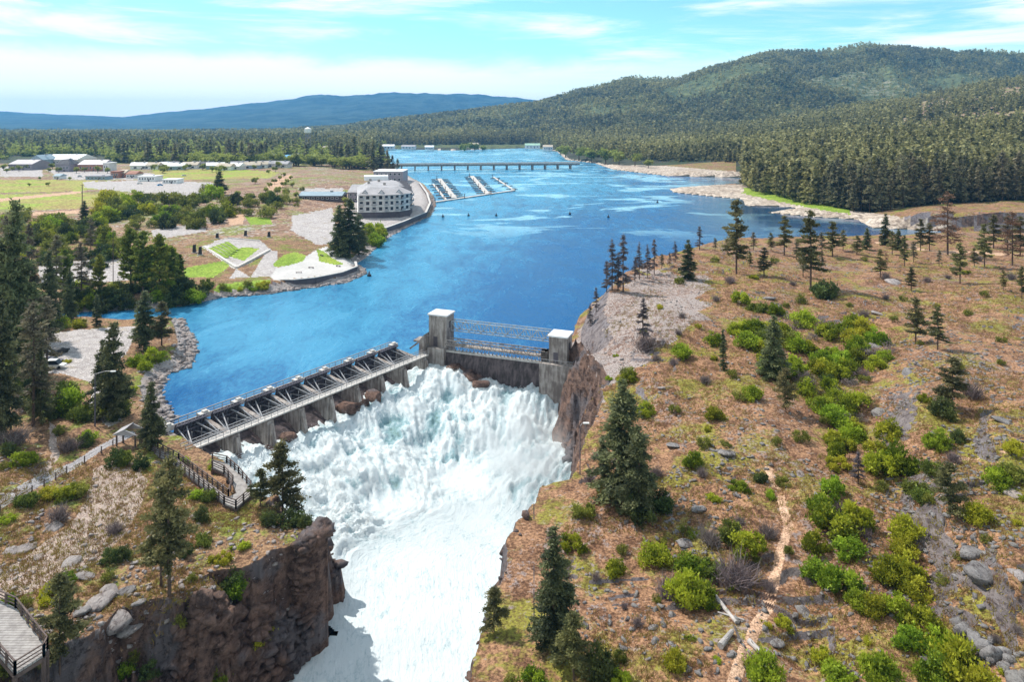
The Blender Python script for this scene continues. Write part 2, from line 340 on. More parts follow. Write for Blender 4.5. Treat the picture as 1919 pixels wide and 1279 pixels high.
def planks():
    m = Mat('weathered_planks', 0.85, 0.15); tc = m.N.new('ShaderNodeTexCoord')
    w = m.N.new('ShaderNodeTexWave'); w.bands_direction = 'Y'; m.L.new(tc.outputs['Object'], w.inputs[0]); w.inputs['Scale'].default_value = 0.9
    n = m.noise(1.2, 5, 0.7); c = m.mix(m.ramp(n, 0.35, 0.65), (0.27, 0.245, 0.235), (0.42, 0.39, 0.37))
    m.color(m.mix(1.0, c, m.mix(m.ramp(w.outputs['Fac'], 0.0, 0.12), (0.45, 0.42, 0.4), (1, 1, 1)), 'MULTIPLY')); return m.m
M['planks'] = planks()
M['bark'] = simple('bark', (0.10, 0.065, 0.05), 0.9, 0.4, 3.0, bump=0.6)
M['deadwood'] = simple('bleached_wood', (0.42, 0.38, 0.36), 0.8, 0.3, 3.0, bump=0.4)
M['fir'] = foliage('fir_needles', (0.042, 0.056, 0.034), (0.24, 0.25, 0.11), 0.35)
M['edge_fir'] = foliage('warm_fir_needles', (0.065, 0.068, 0.05), (0.36, 0.32, 0.18), 0.35)
M['thin'] = foliage('thin_grey_needles', (0.10, 0.085, 0.065), (0.30, 0.265, 0.16), 0.3)
M['pine'] = foliage('pine_needles', (0.065, 0.068, 0.032), (0.30, 0.27, 0.11), 0.35)
M['grey_conifer'] = foliage('greyish_needles', (0.085, 0.07, 0.08), (0.23, 0.19, 0.19), 0.2)
M['rust'] = foliage('rusty_needles', (0.14, 0.07, 0.05), (0.30, 0.16, 0.11), 0.2)
M['leaf_bright'] = foliage('bright_leaves', (0.10, 0.15, 0.010), (0.46, 0.50, 0.04), 0.38, 0.20)
M['leaf_mid'] = foliage('mid_leaves', (0.065, 0.09, 0.018), (0.31, 0.34, 0.06), 0.35)
M['leaf_dark'] = foliage('dark_leaves', (0.030, 0.045, 0.018), (0.14, 0.18, 0.05), 0.25)
M['town_leaves'] = foliage('town_leaves', (0.10, 0.13, 0.035), (0.50, 0.52, 0.13), 0.25, 0.0)
M['twigs'] = foliage('bare_twigs', (0.12, 0.09, 0.09), (0.30, 0.24, 0.23), 0.15)
M['grass_tuft'] = foliage('grass_blades', (0.27, 0.17, 0.07), (0.32, 0.29, 0.06), 0.3)
M['white'] = simple('white_paint', (0.78, 0.77, 0.75), 0.6, 0.06)
M['cream'] = simple('cream_siding', (0.62, 0.57, 0.55), 0.7, 0.1)
M['brick'] = simple('red_brick', (0.36, 0.17, 0.12), 0.85, 0.25)
M['mauve'] = simple('mauve_metal_roof', (0.27, 0.24, 0.27), 0.5, 0.15, 0.4)
M['greyroof'] = simple('grey_shingles', (0.36, 0.34, 0.35), 0.8, 0.2, 0.6)
M['darkroof'] = simple('dark_shingles', (0.13, 0.12, 0.13), 0.8, 0.2, 0.6)
M['whiteroof'] = simple('white_membrane_roof', (0.80, 0.78, 0.78), 0.6, 0.06, 0.3)
M['blueroof'] = simple('blue_metal_roof', (0.06, 0.33, 0.62), 0.45, 0.1, 0.5)
M['greenroof'] = simple('green_roof', (0.34, 0.50, 0.38), 0.6, 0.1, 0.5)
M['tanroof'] = simple('tan_roof', (0.50, 0.42, 0.33), 0.8, 0.15, 0.5)
M['bluewall'] = simple('bluegrey_siding', (0.28, 0.36, 0.42), 0.7, 0.1)
M['glass'] = simple('window_glass', (0.03, 0.035, 0.045), 0.08, 0.2)
M['rubber'] = simple('rubber', (0.03, 0.03, 0.03), 0.8, 0.2)
M['orange'] = simple('orange_buoy', (0.55, 0.18, 0.05), 0.5, 0.1)
M['black'] = simple('black_paint', (0.03, 0.03, 0.035), 0.5, 0.2)
M['darkbase'] = simple('dark_base_wall', (0.10, 0.085, 0.095), 0.8, 0.25, 0.5)

# ------------------------------------------------------------------ plan of the place (points read off the photograph at known heights)
DA0 = P(372, 838, 2.0)[:2]; DA1 = P(795, 668, 2.0)[:2]                    # dam, downstream walkway line
du = (DA1-DA0); DL = float(np.hypot(*du)); du = du/DL; dv = np.array([du[1], -du[0]])   # along, downstream
DW = 10.5                                                                  # upstream line to walkway
DB0 = DA0-dv*DW; DB1 = DA1-dv*DW
TWL = np.array([(824-CX)/F*176, 176.0]); TWR = np.array([(1049-CX)/F*165, 165.0])   # towers
wu = TWR-TWL; WL = float(np.hypot(*wu)); wu = wu/WL; wv = np.array([wu[1], -wu[0]])
RIVER = [DB0, P(312, 785)[:2], P(296, 755)[:2], P(292, 725)[:2], P(305, 700)[:2], P(345, 688)[:2], P(358, 655)[:2], P(350, 625)[:2],
         P(335, 600)[:2], P(250, 606)[:2], P(170, 600)[:2], P(60, 612)[:2], P(50, 588)[:2], P(200, 582)[:2], P(340, 573)[:2], P(420, 556)[:2],
         P(500, 550)[:2], P(560, 541)[:2], P(640, 530)[:2], P(684, 512)[:2], P(665, 495)[:2], P(690, 475)[:2], P(712, 452)[:2], P(760, 425)[:2],
         P(803, 405)[:2], P(814, 385)[:2], P(808, 365)[:2], P(792, 345)[:2], P(760, 328)[:2], P(735, 312)[:2], P(712, 292)[:2], P(712, 279)[:2],
         P(850, 282)[:2], P(1000, 277)[:2], P(1045, 284)[:2], P(1062, 300)[:2], P(1115, 306)[:2], P(1150, 318)[:2], P(1250, 330)[:2], P(1392, 333)[:2],
         P(1400, 346)[:2], P(1310, 351)[:2], P(1258, 354)[:2], P(1265, 361)[:2], P(1330, 368)[:2], P(1395, 374)[:2], P(1400, 386)[:2], P(1480, 388)[:2], P(1500, 392)[:2], P(1440, 399)[:2], P(1530, 407)[:2], P(1610, 412)[:2],
         P(1640, 428)[:2], P(1720, 431)[:2], P(1800, 434)[:2], P(2300, 438)[:2], P(2300, 465)[:2], P(1919, 465)[:2], P(1700, 462)[:2],
         P(1560, 465)[:2], P(1430, 470)[:2], P(1330, 480)[:2], P(1260, 500)[:2], P(1190, 525)[:2], P(1125, 560)[:2], P(1090, 600)[:2],
         P(1076, 640)[:2], TWR+wu*4, TWR-wv*1, TWL-wv*1, DB1]
GTOP = [P(372, 850, 1)[:2], P(440, 890, 2)[:2], P(482, 925, 2.5)[:2], P(540, 965, 2)[:2], P(600, 978, 2)[:2], P(645, 1003, 2)[:2], P(560, 1016, 2.5)[:2],
        P(475, 1052, 3)[:2], P(400, 1066, 3)[:2], P(345, 1120, 3)[:2], P(262, 1128, 3)[:2], P(190, 1190, 3)[:2], P(70, 1255, 3)[:2], (-56, 50), (-56, -20),
        (-18, -20), (-10, 45), P(870, 1279, 6)[:2], P(915, 1180, 6)[:2], P(935, 1100, 6)[:2], P(955, 1010, 6)[:2], P(1005, 935, 6)[:2], P(1006, 903, 6)[:2], P(1060, 903, 6)[:2], P(1092, 850, 6)[:2],
        P(1118, 775, 7)[:2], P(1146, 712, 8)[:2], P(1112, 655, 9)[:2], TWR+wu*4, TWR, TWL, DB1+dv*1.0, DB0+dv*1.0]
GBASE = [(-56, 128), P(440, 862, -2.5)[:2], P(505, 900, -5)[:2], (-36, 116), (-29, 111), P(690, 1092, -12)[:2], P(648, 1165, -12)[:2], P(590, 1230, -12.5)[:2],
         P(545, 1279, -12.5)[:2], (-31, 70), (-33, -19), (-23, -19), (-14, 45), (-7.5, 67), (-4.8, 80), (-3.4, 91), (-1.2, 100), (0.8, 106.5), (6.2, 107.5),
         (8.6, 117), (9.6, 131), (9.2, 146), (8.5, 158), TWR-wu*2, TWL+wv*2, DB1+dv*2.0, DB0+dv*2.0]
CTRL = [  # pixel x, pixel y, ground height
    (1010, 900, 6), (950, 1010, 6), (930, 1130, 6), (870, 1279, 6), (1085, 760, 7), (1070, 860, 6), (1095, 690, 8), (1110, 590, 9.5), (1160, 530, 10.5), (1230, 492, 10.5),
    (1300, 462, 10), (1400, 455, 9), (1500, 457, 8.5), (1650, 458, 8), (1900, 470, 8), (1150, 800, 7), (1200, 1000, 7), (1100, 1150, 6.5), (1250, 700, 10.5),
    (1400, 900, 9), (1400, 760, 10.5), (1250, 600, 12), (1400, 560, 12), (1600, 600, 10.5), (1560, 700, 9.5), (1600, 800, 9.5), (1800, 650, 13.5), (1760, 760, 14), (1900, 800, 16), (1800, 900, 13.5), (1900, 1050, 14.5),
    (1700, 1100, 9), (1640, 950, 9.5), (1500, 1250, 7), (1300, 1150, 7.5), (1850, 1200, 11), (1950, 1279, 12), (1800, 1279, 8.5), (1700, 520, 10.5), (1900, 560, 12.5), (2100, 800, 18), (2100, 500, 12),
    (400, 860, 2), (430, 930, 2.6), (540, 980, 2.4), (600, 1020, 3.2), (500, 1040, 3), (380, 1100, 3.5), (250, 1170, 3.5), (100, 1250, 4), (20, 1150, 5), (100, 1000, 4.5), (300, 950, 4),
    (200, 870, 4), (0, 900, 5.5), (-200, 900, 7), (250, 800, 3.2), (100, 800, 4), (0, 750, 4), (150, 680, 2.5), (220, 620, 2.5), (60, 600, 2), (290, 660, 2.2), (320, 780, 2), (-200, 600, 3),
    (150, 540, 2.5), (350, 530, 2.5), (450, 500, 3), (400, 460, 4.5), (500, 440, 5), (600, 500, 2.4), (650, 480, 2.5), (620, 420, 4.5), (740, 420, 2.5), (700, 400, 3), (790, 360, 2.5),
    (300, 400, 5), (100, 400, 5), (500, 370, 7), (600, 330, 8), (200, 340, 6), (400, 300, 6), (650, 280, 5), (100, 280, 6), (720, 320, 3), (-300, 350, 6),
    (860, 275, 4), (1000, 272, 4), (1080, 300, 3), (1150, 308, 3), (1300, 315, 2.2), (1390, 325, 2), (1420, 352, 2), (1400, 362, 0.9), (1480, 380, 1.4), (1600, 400, 2.5), (1650, 415, 4), (1760, 400, 9), (1850, 405, 10), (1919, 390, 10), (1500, 350, 4), (1700, 340, 8), (2100, 380, 12)]
cu = []; cz = []
for a, b, z in CTRL:
    D = (CH-z)*F/(b-HY); cu.append((a, 700*math.log(D))); cz.append(z)
cu = np.array(cu); cz = np.array(cz, float)
SKY_FAR = ([-1500, -700, 0, 100, 230, 300, 430, 600, 740, 860, 960, 1010, 1150, 1300, 1800], [205, 206, 209, 213, 219, 209, 197, 176, 169, 173, 182, 188, 198, 205, 228])
SKY_MID = ([-1500, 500, 640, 700, 850, 1010, 1100, 1180, 1270, 1330, 1450, 1530, 1620, 1700, 1790, 1850, 1919, 2300, 3000], [256, 250, 244, 232, 216, 197, 171, 149, 151, 131, 99, 101, 89, 94, 107, 98, 104, 100, 120])
SKY_NEAR = ([-1500, 1150, 1300, 1500, 1700, 1800, 1919, 2300, 3000], [290, 285, 262, 232, 196, 176, 152, 110, 100])
def height(x, y, detail=True):
    x = np.asarray(x, float); y = np.asarray(y, float); yy = np.maximum(y, 5.0)
    px = CX+F*x/yy; lu = 700*np.log(yy)
    num = np.zeros(x.shape); den = np.zeros(x.shape)
    for (a, b), z in zip(cu, cz):
        w = 1.0/(((px-a)**2+(lu-b)**2)+60.0)**1.5
        num += w*z; den += w
    E = num/den
    # hills
    def lay(tab, D, start, pw):
        ys = np.interp(px, tab[0], tab[1]); zt = CH+(HY-ys)*D/F
        t = np.clip((yy-start)/(D-start), 0, 1)
        up = np.where(yy < D, t**pw, 1-0.25*sstep(D, D*1.5, yy))
        return np.maximum(zt, 0)*up
    n1 = fbm(x/900+3, y/900, 4, 11); n2 = fbm(x/260, y/260, 4, 23)
    spur = ridged(px/230.0+1.7, lu/420.0+0.35*px/230, 3, 31)
    far = lay(SKY_FAR, 9000, 5200, 1.5)*(0.95+0.22*(fbm(px/55.0, lu/500, 4, 333)-0.5)+0.35*sstep(9200, 7000, yy)*(ridged(px/90.0, lu/160.0, 4, 335)-0.6))
    t = np.clip((yy-1650)/1750, 0, 1)
    mid = lay(SKY_MID, 3400, 1650, 1.15)*(1+(4*t*(1-t))*((spur-0.6)*0.9+(n1-0.5)*0.5))
    near = lay(SKY_NEAR, 1750, 520, 1.2)*(1+0.25*(n2-0.5)*np.clip((yy-520)/600, 0, 1))
    hill = np.maximum(np.maximum(far*(yy > 5000), mid), near)
    E = E+hill*np.clip((yy-500)/300, 0, 1)
    if detail:
        rough = np.where(px > 1000, 1.0, 0.45)*np.clip(1.5-yy/500, 0.0, 1)*sstep(0, 25, x*0+25)
        rough = np.where(inside(LEVEL, px, HY+F*(CH-3.0)/yy), 0.06, rough)
        nl = fbm(x/26+(fbm(x/5, y/5, 2, 301)-0.5)*0.25, y/17, 4, 303)*9; fr = nl-np.floor(nl); lm = sstep(0.47, 0.57, fbm(x/38, y/38, 3, 305))*np.where(px > 1000, 1.0, 0.55)
        E = E+rough*lm*0.8*sstep(0.40, 0.56, fbm(x/7, y/7, 3, 311))*((np.floor(nl)+sstep(0.70, 0.98, fr))-nl)
        E = E+rough*((fbm(x/14, y/14, 4, 5)-0.5)*2.6+(ridged(x/4.5, y/4.5, 3, 9)-0.6)*0.9*sstep(0.45, 0.62, fbm(x/30, y/30, 3, 77)))
    d = sdf(RIVER, x, y)
    w = 0.012*yy+3+np.where(px > 1080, 5, 0)*(yy < 340)
    jit = (fbm(x/6, y/6, 3, 41)-0.5)*2.0
    out = 0.25+(E-0.25)*sstep(0, 1, (-d+jit*0.3)/w+0.08)
    inn = 0.3-4.3*sstep(0.6, 5, d+jit)
    h = np.where(d > 0, inn, out)
    am = np.where(x < -12, 7.0, 5.0)*sstep(128, 108, y)+0.8
    wx = x+(fbm(x/7.0, y/7.0, 4, 91)-0.5)*am*np.where(x < -12, 1.3, 0.55); wy = y+(fbm(x/7.0, y/7.0, 4, 95)-0.5)*am*np.where(x < -12, 1.3, 0.7)
    dt = sdf(GTOP, wx, wy); db = sdf(GBASE, wx, wy)
    near_g = dt > 0
    t = np.clip(dt/(dt+np.maximum(-db, 0)+1e-6), 0, 1)
    t = np.where(db > 0, 1.0, t)
    cl = t+(0.62*(ridged((x*0.8+y*0.6)/3.2, (y*0.8-x*0.6)/9.0, 5, 51)-0.60)+0.22*(fbm(x/1.3, y/1.3, 4, 53)-0.5)+0.35*(fbm(x/9, y/9, 2, 57)-0.5))*(4*t*(1-t))**0.7
    cl = sstep(0.0, 0.95, cl)*0.25+0.75*np.clip(cl, 0, 1)
    floor = -16.0+np.where(y > 115, 6*sstep(0, 60, y-115), 0)
    cl = np.clip(cl, 0, 1.05)
    h = np.where(near_g, E*(1-cl)+floor*cl, h)
    da = (x-DB0[0])*dv[0]+(y-DB0[1])*dv[1]; ta = (x-DB0[0])*du[0]+(y-DB0[1])*du[1]
    dc = (x-TWL[0])*wv[0]+(y-TWL[1])*wv[1]; tc = (x-TWL[0])*wu[0]+(y-TWL[1])*wu[1]
    line = ((np.abs(da-1) < 9) & (ta > 1) & (ta < DL+8)) | ((np.abs(dc) < 5) & (tc > -6) & (tc < WL+1.5))
    h = np.where(line, np.minimum(h, -5.5), h)
    return h
LEVEL = [(383, 463), (427, 448), (487, 450), (600, 462), (670, 495), (640, 525), (508, 528), (430, 520), (400, 480)]
def on(px, py):
    """the point of the ground seen at that pixel"""
    D = 1/np.linspace(1/45.0, 1/2600.0, 1500)
    x = (px-CX)/F*D; zr = CH-(py-HY)/F*D; h = height(x, D)
    k = np.nonzero(zr < h)[0]
    if len(k) == 0: return np.array([x[-1], D[-1], h[-1]])
    k = k[0]
    if k == 0: return np.array([x[0], D[0], h[0]])
    a = zr[k-1]-h[k-1]; b = zr[k]-h[k]; t = a/(a-b+1e-9); d = D[k-1]+(D[k]-D[k-1])*t
    xx = (px-CX)/F*d; return np.array([xx, d, float(height(np.array([xx]), np.array([d]))[0])])

# ------------------------------------------------------------------ the ground, one height field cut into its kinds of surface
def rows():
    D = [28.0]
    while D[-1] < 15000:
        d = D[-1]; D.append(d+max(0.11, min(d*d/(F*CH)*1.75, 0.0105*d)))
    return np.array(D)
def build_ground():
    Dr = rows(); pc = np.concatenate([np.linspace(-1100, -60, 110, endpoint=False), np.linspace(-60, 1980, 1080, endpoint=False), np.linspace(1980, 3000, 110)])
    U = (pc-CX)/F; nx, ny = len(U), len(Dr)
    Y = np.repeat(Dr[:, None], nx, 1); X = Y*U[None, :]
    Z = height(X.ravel(), Y.ravel()).reshape(ny, nx)
    # face centres
    cx = (X[:-1, :-1]+X[1:, 1:])/2; cy = (Y[:-1, :-1]+Y[1:, 1:])/2; cz_ = (Z[:-1, :-1]+Z[1:, 1:])/2
    px, py = proj(cx, cy, cz_); jx = (fbm(cx/5, cy/5, 3, 61)-0.5); jy = (fbm(cx/5, cy/5, 3, 67)-0.5)
    jpx = px+jx*14; jpy = py+jy*8
    dzx = (Z[:-1, 1:]-Z[:-1, :-1])/np.maximum(X[:-1, 1:]-X[:-1, :-1], 1e-3); dzy = (Z[1:, :-1]-Z[:-1, :-1])/np.maximum(Y[1:, :-1]-Y[:-1, :-1], 1e-3)
    dzy = dzy-dzx*U[None, :-1]; slope = np.hypot(dzx, dzy)
    zone = np.full(cx.shape, 'ground', dtype=object)
    zone[((px > 1040) | ((cx > -10) & (cy < 140))) & (cy < 420)] = 'hillside'
    zone[(px < 1040) & (cy+jx*40 > 330) & (cy < 900)] = 'dirt_field'
    md = [(-400, 335), (160, 338), (330, 345), (150, 358), (-400, 372)]; md2 = [(-400, 372), (150, 362), (300, 368), (140, 392), (-400, 396)]; md3 = [(285, 318), (420, 317), (525, 322), (505, 334), (400, 336), (290, 338)]
    for q in (md, md2, md3): zone[inside(q, jpx, py+jy*3) & (cy > 300)] = 'meadow'
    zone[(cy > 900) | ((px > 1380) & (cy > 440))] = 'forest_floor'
    zone[cy > 5000] = 'mountains'
    zone[(px < 130) & (px > -900) & (py > 400) & (py < 600) & (cy < 420)] = 'ground'
    zone[(px > 1640) & (cy > 880) & (fbm(cx/60, cy/60, 3, 5) > 0.49)] = 'clearing'
    hillm = (cy > 1900) | ((cy > 1500) & (px < 1640)); zone[hillm] = 'mountains'
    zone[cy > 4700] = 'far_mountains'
    d = sdf(RIVER, cx.ravel(), cy.ravel()).reshape(cx.shape)
    bt = [(1135, 308), (1250, 311), (1395, 323), (1400, 340), (1120, 340)]
    bb = [(1240, 345), (1400, 346), (1430, 362), (1500, 378), (1610, 396), (1680, 405), (1740, 428), (1640, 436), (1230, 380)]
    for q in (bt, bb): zone[inside(q, px, py) & (cy > 350)] = 'beach'
    zone[inside([(1395, 352), (1440, 352), (1600, 392), (1590, 402), (1480, 383), (1390, 362)], jpx, py) & (cy > 400)] = 'lawn'
    zone[(-d < 0.0035*cy+1.0) & (cy > 380) & (cy < 1500) & (px > 820)] = 'beach'
    zone[(-d < 3.0) & (cy < 420) & (px < 1040)] = 'rocky_bank'
    for q in ([(90, 627), (150, 618), (253, 612), (250, 640), (237, 665), (185, 712), (232, 790), (205, 800), (165, 770), (175, 720), (120, 700), (67, 700), (60, 650)],
              [(70, 500), (160, 488), (240, 483), (250, 524), (160, 533), (80, 540)], [(283, 430), (367, 420), (390, 434), (287, 449)],
              [(547, 405), (622, 390), (634, 455), (597, 460), (545, 432)], [(557, 353), (644, 353), (636, 376), (582, 374)], [(157, 341), (290, 338), (402, 343), (402, 363), (307, 375), (290, 363), (157, 352)],
              [(85, 318), (210, 318), (290, 326), (292, 336), (120, 336)], [(0, 312), (80, 318), (80, 331), (0, 331)],
              [(640, 400), (672, 370), (700, 335), (760, 322), (812, 350), (820, 385), (806, 408), (760, 430), (700, 432), (650, 425)]):
        zone[inside(q, jpx*0.6+px*0.4, jpy*0.5+py*0.5) & (cz_ > 0.6)] = 'gravel_lot'
    for q in ([(425, 400), (460, 402), (455, 420), (430, 422)], [(495, 355), (512, 338), (545, 326), (548, 333), (530, 350), (508, 360)], [(-300, 378), (0, 372), (150, 358), (152, 362), (0, 378)], [(60, 398), (152, 394), (152, 400), (60, 404)]):
        zone[inside(q, px, py)] = 'dirt_track'
    track = [(-20, 1095), (60, 1030), (130, 990), (160, 940), (175, 880), (215, 862), (260, 870), (275, 900), (262, 960), (225, 1010), (185, 1050), (110, 1075), (60, 1110), (-20, 1140)]
    zone[inside(track, jpx, jpy)] = 'gravel_track'
    zone[inside([(90, 790), (98, 850), (60, 900), (20, 920), (20, 930), (68, 912), (95, 880), (112, 850), (105, 800)], jpx, jpy)] = 'gravel_track'
    def strip(pts, w):
        m_ = np.zeros(cx.shape, bool)
        for (a, b), (c, e) in zip(pts[:-1], pts[1:]):
            p0 = on(a, b); p1 = on(c, e); ex, ey = p1[0]-p0[0], p1[1]-p0[1]; t = np.clip(((cx-p0[0])*ex+(cy-p0[1])*ey)/(ex*ex+ey*ey), 0, 1)
            m_ |= np.hypot(cx-p0[0]-t*ex, cy-p0[1]-t*ey) < w*(1+0.5*jx)
        return m_
    zone[strip([(1372, 1290), (1400, 1215), (1440, 1130), (1462, 1040), (1478, 990), (1462, 930), (1440, 880)], 0.55) & (jy > -0.32)] = 'hill_trail'
    zone[strip([(1690, 940), (1750, 900), (1800, 860), (1860, 850), (1930, 860)], 0.35) & (jx > -0.1)] = 'hill_trail'
    zone[strip([(1650, 455), (1760, 472), (1850, 475), (1960, 478)], 2.0) & (cy > 200)] = 'hill_trail'
    zone[strip([(-60, 975), (0, 945), (90, 895), (180, 845), (240, 815)], 1.1)] = 'footpath'
    zone[inside([(1075, 650), (1115, 570), (1230, 497), (1330, 520), (1320, 590), (1250, 640), (1190, 690), (1130, 740), (1090, 760)], px+jx*70, py+jy*40) & (cy < 330) & (cx > 5)] = 'rocky_dome'
    plaza = [(506, 519), (518, 503), (560, 490), (590, 470), (612, 462), (640, 478), (664, 492), (668, 501), (640, 512), (585, 520), (515, 526)]
    amph = [(380, 462), (427, 446), (490, 452), (506, 468), (443, 503)]
    zone[inside(plaza, px, py)] = 'plaza'; zone[inside(amph, px, py)] = 'gravel_lot'; zone[inside([(400, 452), (427, 446), (488, 452), (503, 466), (487, 467), (453, 463), (430, 481), (415, 470)], px, py)] = 'gravel_lot'; zone[strip([(383, 462), (443, 502), (504, 468)], 1.3) | strip([(430, 481), (457, 463)], 0.7)] = 'plaza'
    zone[inside([(470, 520), (500, 470), (520, 470), (520, 500), (508, 518), (430, 522), (443, 504)], px, py)] = 'gravel_lot'
    for q in ([(512, 495), (530, 479), (552, 472), (574, 479), (570, 489), (540, 498), (515, 501)], [(594, 468), (606, 470), (622, 484), (646, 495), (630, 497), (598, 490)], [(430, 481), (453, 463), (487, 466), (457, 489)],
              [(342, 520), (345, 503), (425, 488), (430, 500), (400, 520)], [(400, 545), (410, 533), (505, 524), (508, 533), (420, 548)], [(458, 405), (505, 408), (512, 420), (470, 422)]):
        zone[inside(q, px+jx*2, py)] = 'lawn'
    zone[(slope > 0.62+0.3*jx) & (cy < 420) & (cz_ > 1.5) & np.isin(zone, ['hillside', 'ground', 'rocky_dome'])] = 'rock_ledge'
    zone[(slope > 1.6) & (cy < 420) & (cz_ > -13.5) & (zone != 'riverbed')] = 'cliff'
    dt = sdf(GTOP, cx.ravel(), cy.ravel()).reshape(cx.shape)
    zone[(dt > 0.4) & (slope > 0.35)] = 'cliff'; zone[(dt > 0) & (cz_ < -3)] = 'cliff'
    zone[(cz_ < -0.4) & (dt <= 0)] = 'riverbed'
    idx = (np.arange(ny-1)[:, None]*nx+np.arange(nx-1)[None, :])
    quads = np.stack([idx, idx+1, idx+nx+1, idx+nx], -1).reshape(-1, 4); V = np.stack([X, Y, Z], -1).reshape(-1, 3); zf = zone.ravel()
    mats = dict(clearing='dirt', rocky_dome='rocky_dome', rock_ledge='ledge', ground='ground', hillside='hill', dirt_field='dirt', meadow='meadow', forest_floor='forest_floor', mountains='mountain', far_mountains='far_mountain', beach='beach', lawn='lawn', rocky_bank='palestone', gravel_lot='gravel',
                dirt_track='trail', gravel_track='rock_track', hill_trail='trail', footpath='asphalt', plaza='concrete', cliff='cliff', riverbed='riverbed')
    for zn, mt in mats.items():
        q = quads[zf == zn]
        if not len(q): continue
        u, inv = np.unique(q, return_inverse=True)
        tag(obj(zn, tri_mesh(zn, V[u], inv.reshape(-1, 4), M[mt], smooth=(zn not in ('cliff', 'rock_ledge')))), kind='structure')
build_ground()

# ------------------------------------------------------------------ water
def river():
    bm = bmesh.new(); vs_ = [bm.verts.new((p[0], p[1], 0.0)) for p in RIVER]; f = bm.faces.new(vs_)
    bmesh.ops.triangulate(bm, faces=[f]); bmesh.ops.recalc_face_normals(bm, faces=bm.faces)
    for g in bm.faces:
        if g.normal.z < 0: g.normal_flip()
    me = bpy.data.meshes.new('river'); bm.to_mesh(me); bm.free(); me.materials.append(M['water'])
    tag(obj('river', me), kind='structure')
river()
FOAM = [(410, 858, -1.6), (450, 862, -2.4), (520, 850, -2.8), (600, 810, -2.6), (680, 765, -2.6), (740, 725, -2.0), (800, 695, -0.9), (850, 700, -1.6), (930, 722, -3.4), (1000, 724, -3.0),
        (500, 885, -4.2), (600, 850, -4.6), (560, 925, -8), (640, 900, -7.5), (690, 850, -7), (600, 970, -10), (720, 950, -11), (740, 800, -5.0), (780, 740, -3.4), (830, 770, -5.5), (800, 850, -9.5), (900, 770, -6), (980, 790, -7),
        (1030, 830, -11), (930, 860, -11), (860, 900, -11.5), (900, 1000, -12), (750, 1050, -12), (680, 1150, -12.3), (900, 1100, -12), (750, 1279, -12.8)]
fpts = np.array([[*P(a, b, z)[:2], z] for a, b, z in FOAM]+[[-25, 30, -13.4], [-27, -15, -13.8]])
def flow(x, y):
    """across and along the stream: fanning in from the dam, then straight down the gorge"""
    dx, dy = x+6.0, y-106.0; rho = np.hypot(dx, dy); th = np.arctan2(dx, np.maximum(dy, 0.01)+6)
    k = sstep(112, 128, y); return th*k+(x+0.18*y)/26.0*(1-k), rho*k+(y-40)*(1-k)
def foam_h(x, y):
    num = 0; den = 0
    for a, b, z in fpts:
        w = 1/((x-a)**2+(y-b)**2+9)**1.6; num = num+w*z; den = den+w
    z = num/den
    casc = sstep(-11.6, -9.5, z)
    turb = casc*0.85+0.22
    qx = (fbm(x/6, y/6, 3, 101)-0.5)*7; qy = (fbm(x/6, y/6, 3, 103)-0.5)*7
    gx = (x*0.55+y*0.83)+qx; gy = (y*0.55-x*0.83)+qy
    n = ridged(gx/7.5, gy/2.6, 5, 71)-0.6; n2 = fbm(x/0.9, y/0.9, 4, 75, 0.7)-0.5; n3 = fbm(x/12, y/12, 3, 79)-0.5
    n4 = ridged(gx/2.6, gy/1.0, 4, 83)-0.6
    th, rho = flow(x, y); st = ridged(th*15+qx*0.12, rho/8.0+qy*0.1, 4, 89)-0.6; s2 = ridged(th*44, rho/4.0, 3, 93)-0.6
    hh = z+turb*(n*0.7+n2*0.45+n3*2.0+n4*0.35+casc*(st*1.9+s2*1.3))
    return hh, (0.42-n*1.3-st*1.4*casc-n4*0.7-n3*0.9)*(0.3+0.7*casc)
def rapids():
    xs = np.arange(-72, 20, 0.33); ys = np.concatenate([np.arange(-20, 60, 2.0), np.arange(60, 186, 0.33)])
    X, Y = np.meshgrid(xs, ys); Z, T = foam_h(X, Y)
    d = sdf(GTOP, X.ravel(), Y.ravel()).reshape(X.shape)
    lip = DB0+dv*7.0; dd = (X-lip[0])*dv[0]+(Y-lip[1])*dv[1]; q = (X-TWL[0])*wv[0]+(Y-TWL[1])*wv[1]
    ok = (d > -0.5) & ((dd > 0) & (q > 0.8))
    ny, nx = X.shape; idx = (np.arange(ny-1)[:, None]*nx+np.arange(nx-1)[None, :])
    keep = ok[:-1, :-1] & ok[1:, 1:] & ok[1:, :-1] & ok[:-1, 1:]
    qd = np.stack([idx, idx+1, idx+nx+1, idx+nx], -1)[keep]
    V = np.stack([X, Y, Z], -1).reshape(-1, 3); u, inv = np.unique(qd, return_inverse=True)
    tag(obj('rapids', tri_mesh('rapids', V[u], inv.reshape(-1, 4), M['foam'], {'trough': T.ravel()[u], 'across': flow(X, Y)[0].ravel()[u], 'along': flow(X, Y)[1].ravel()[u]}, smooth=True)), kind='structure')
rapids()
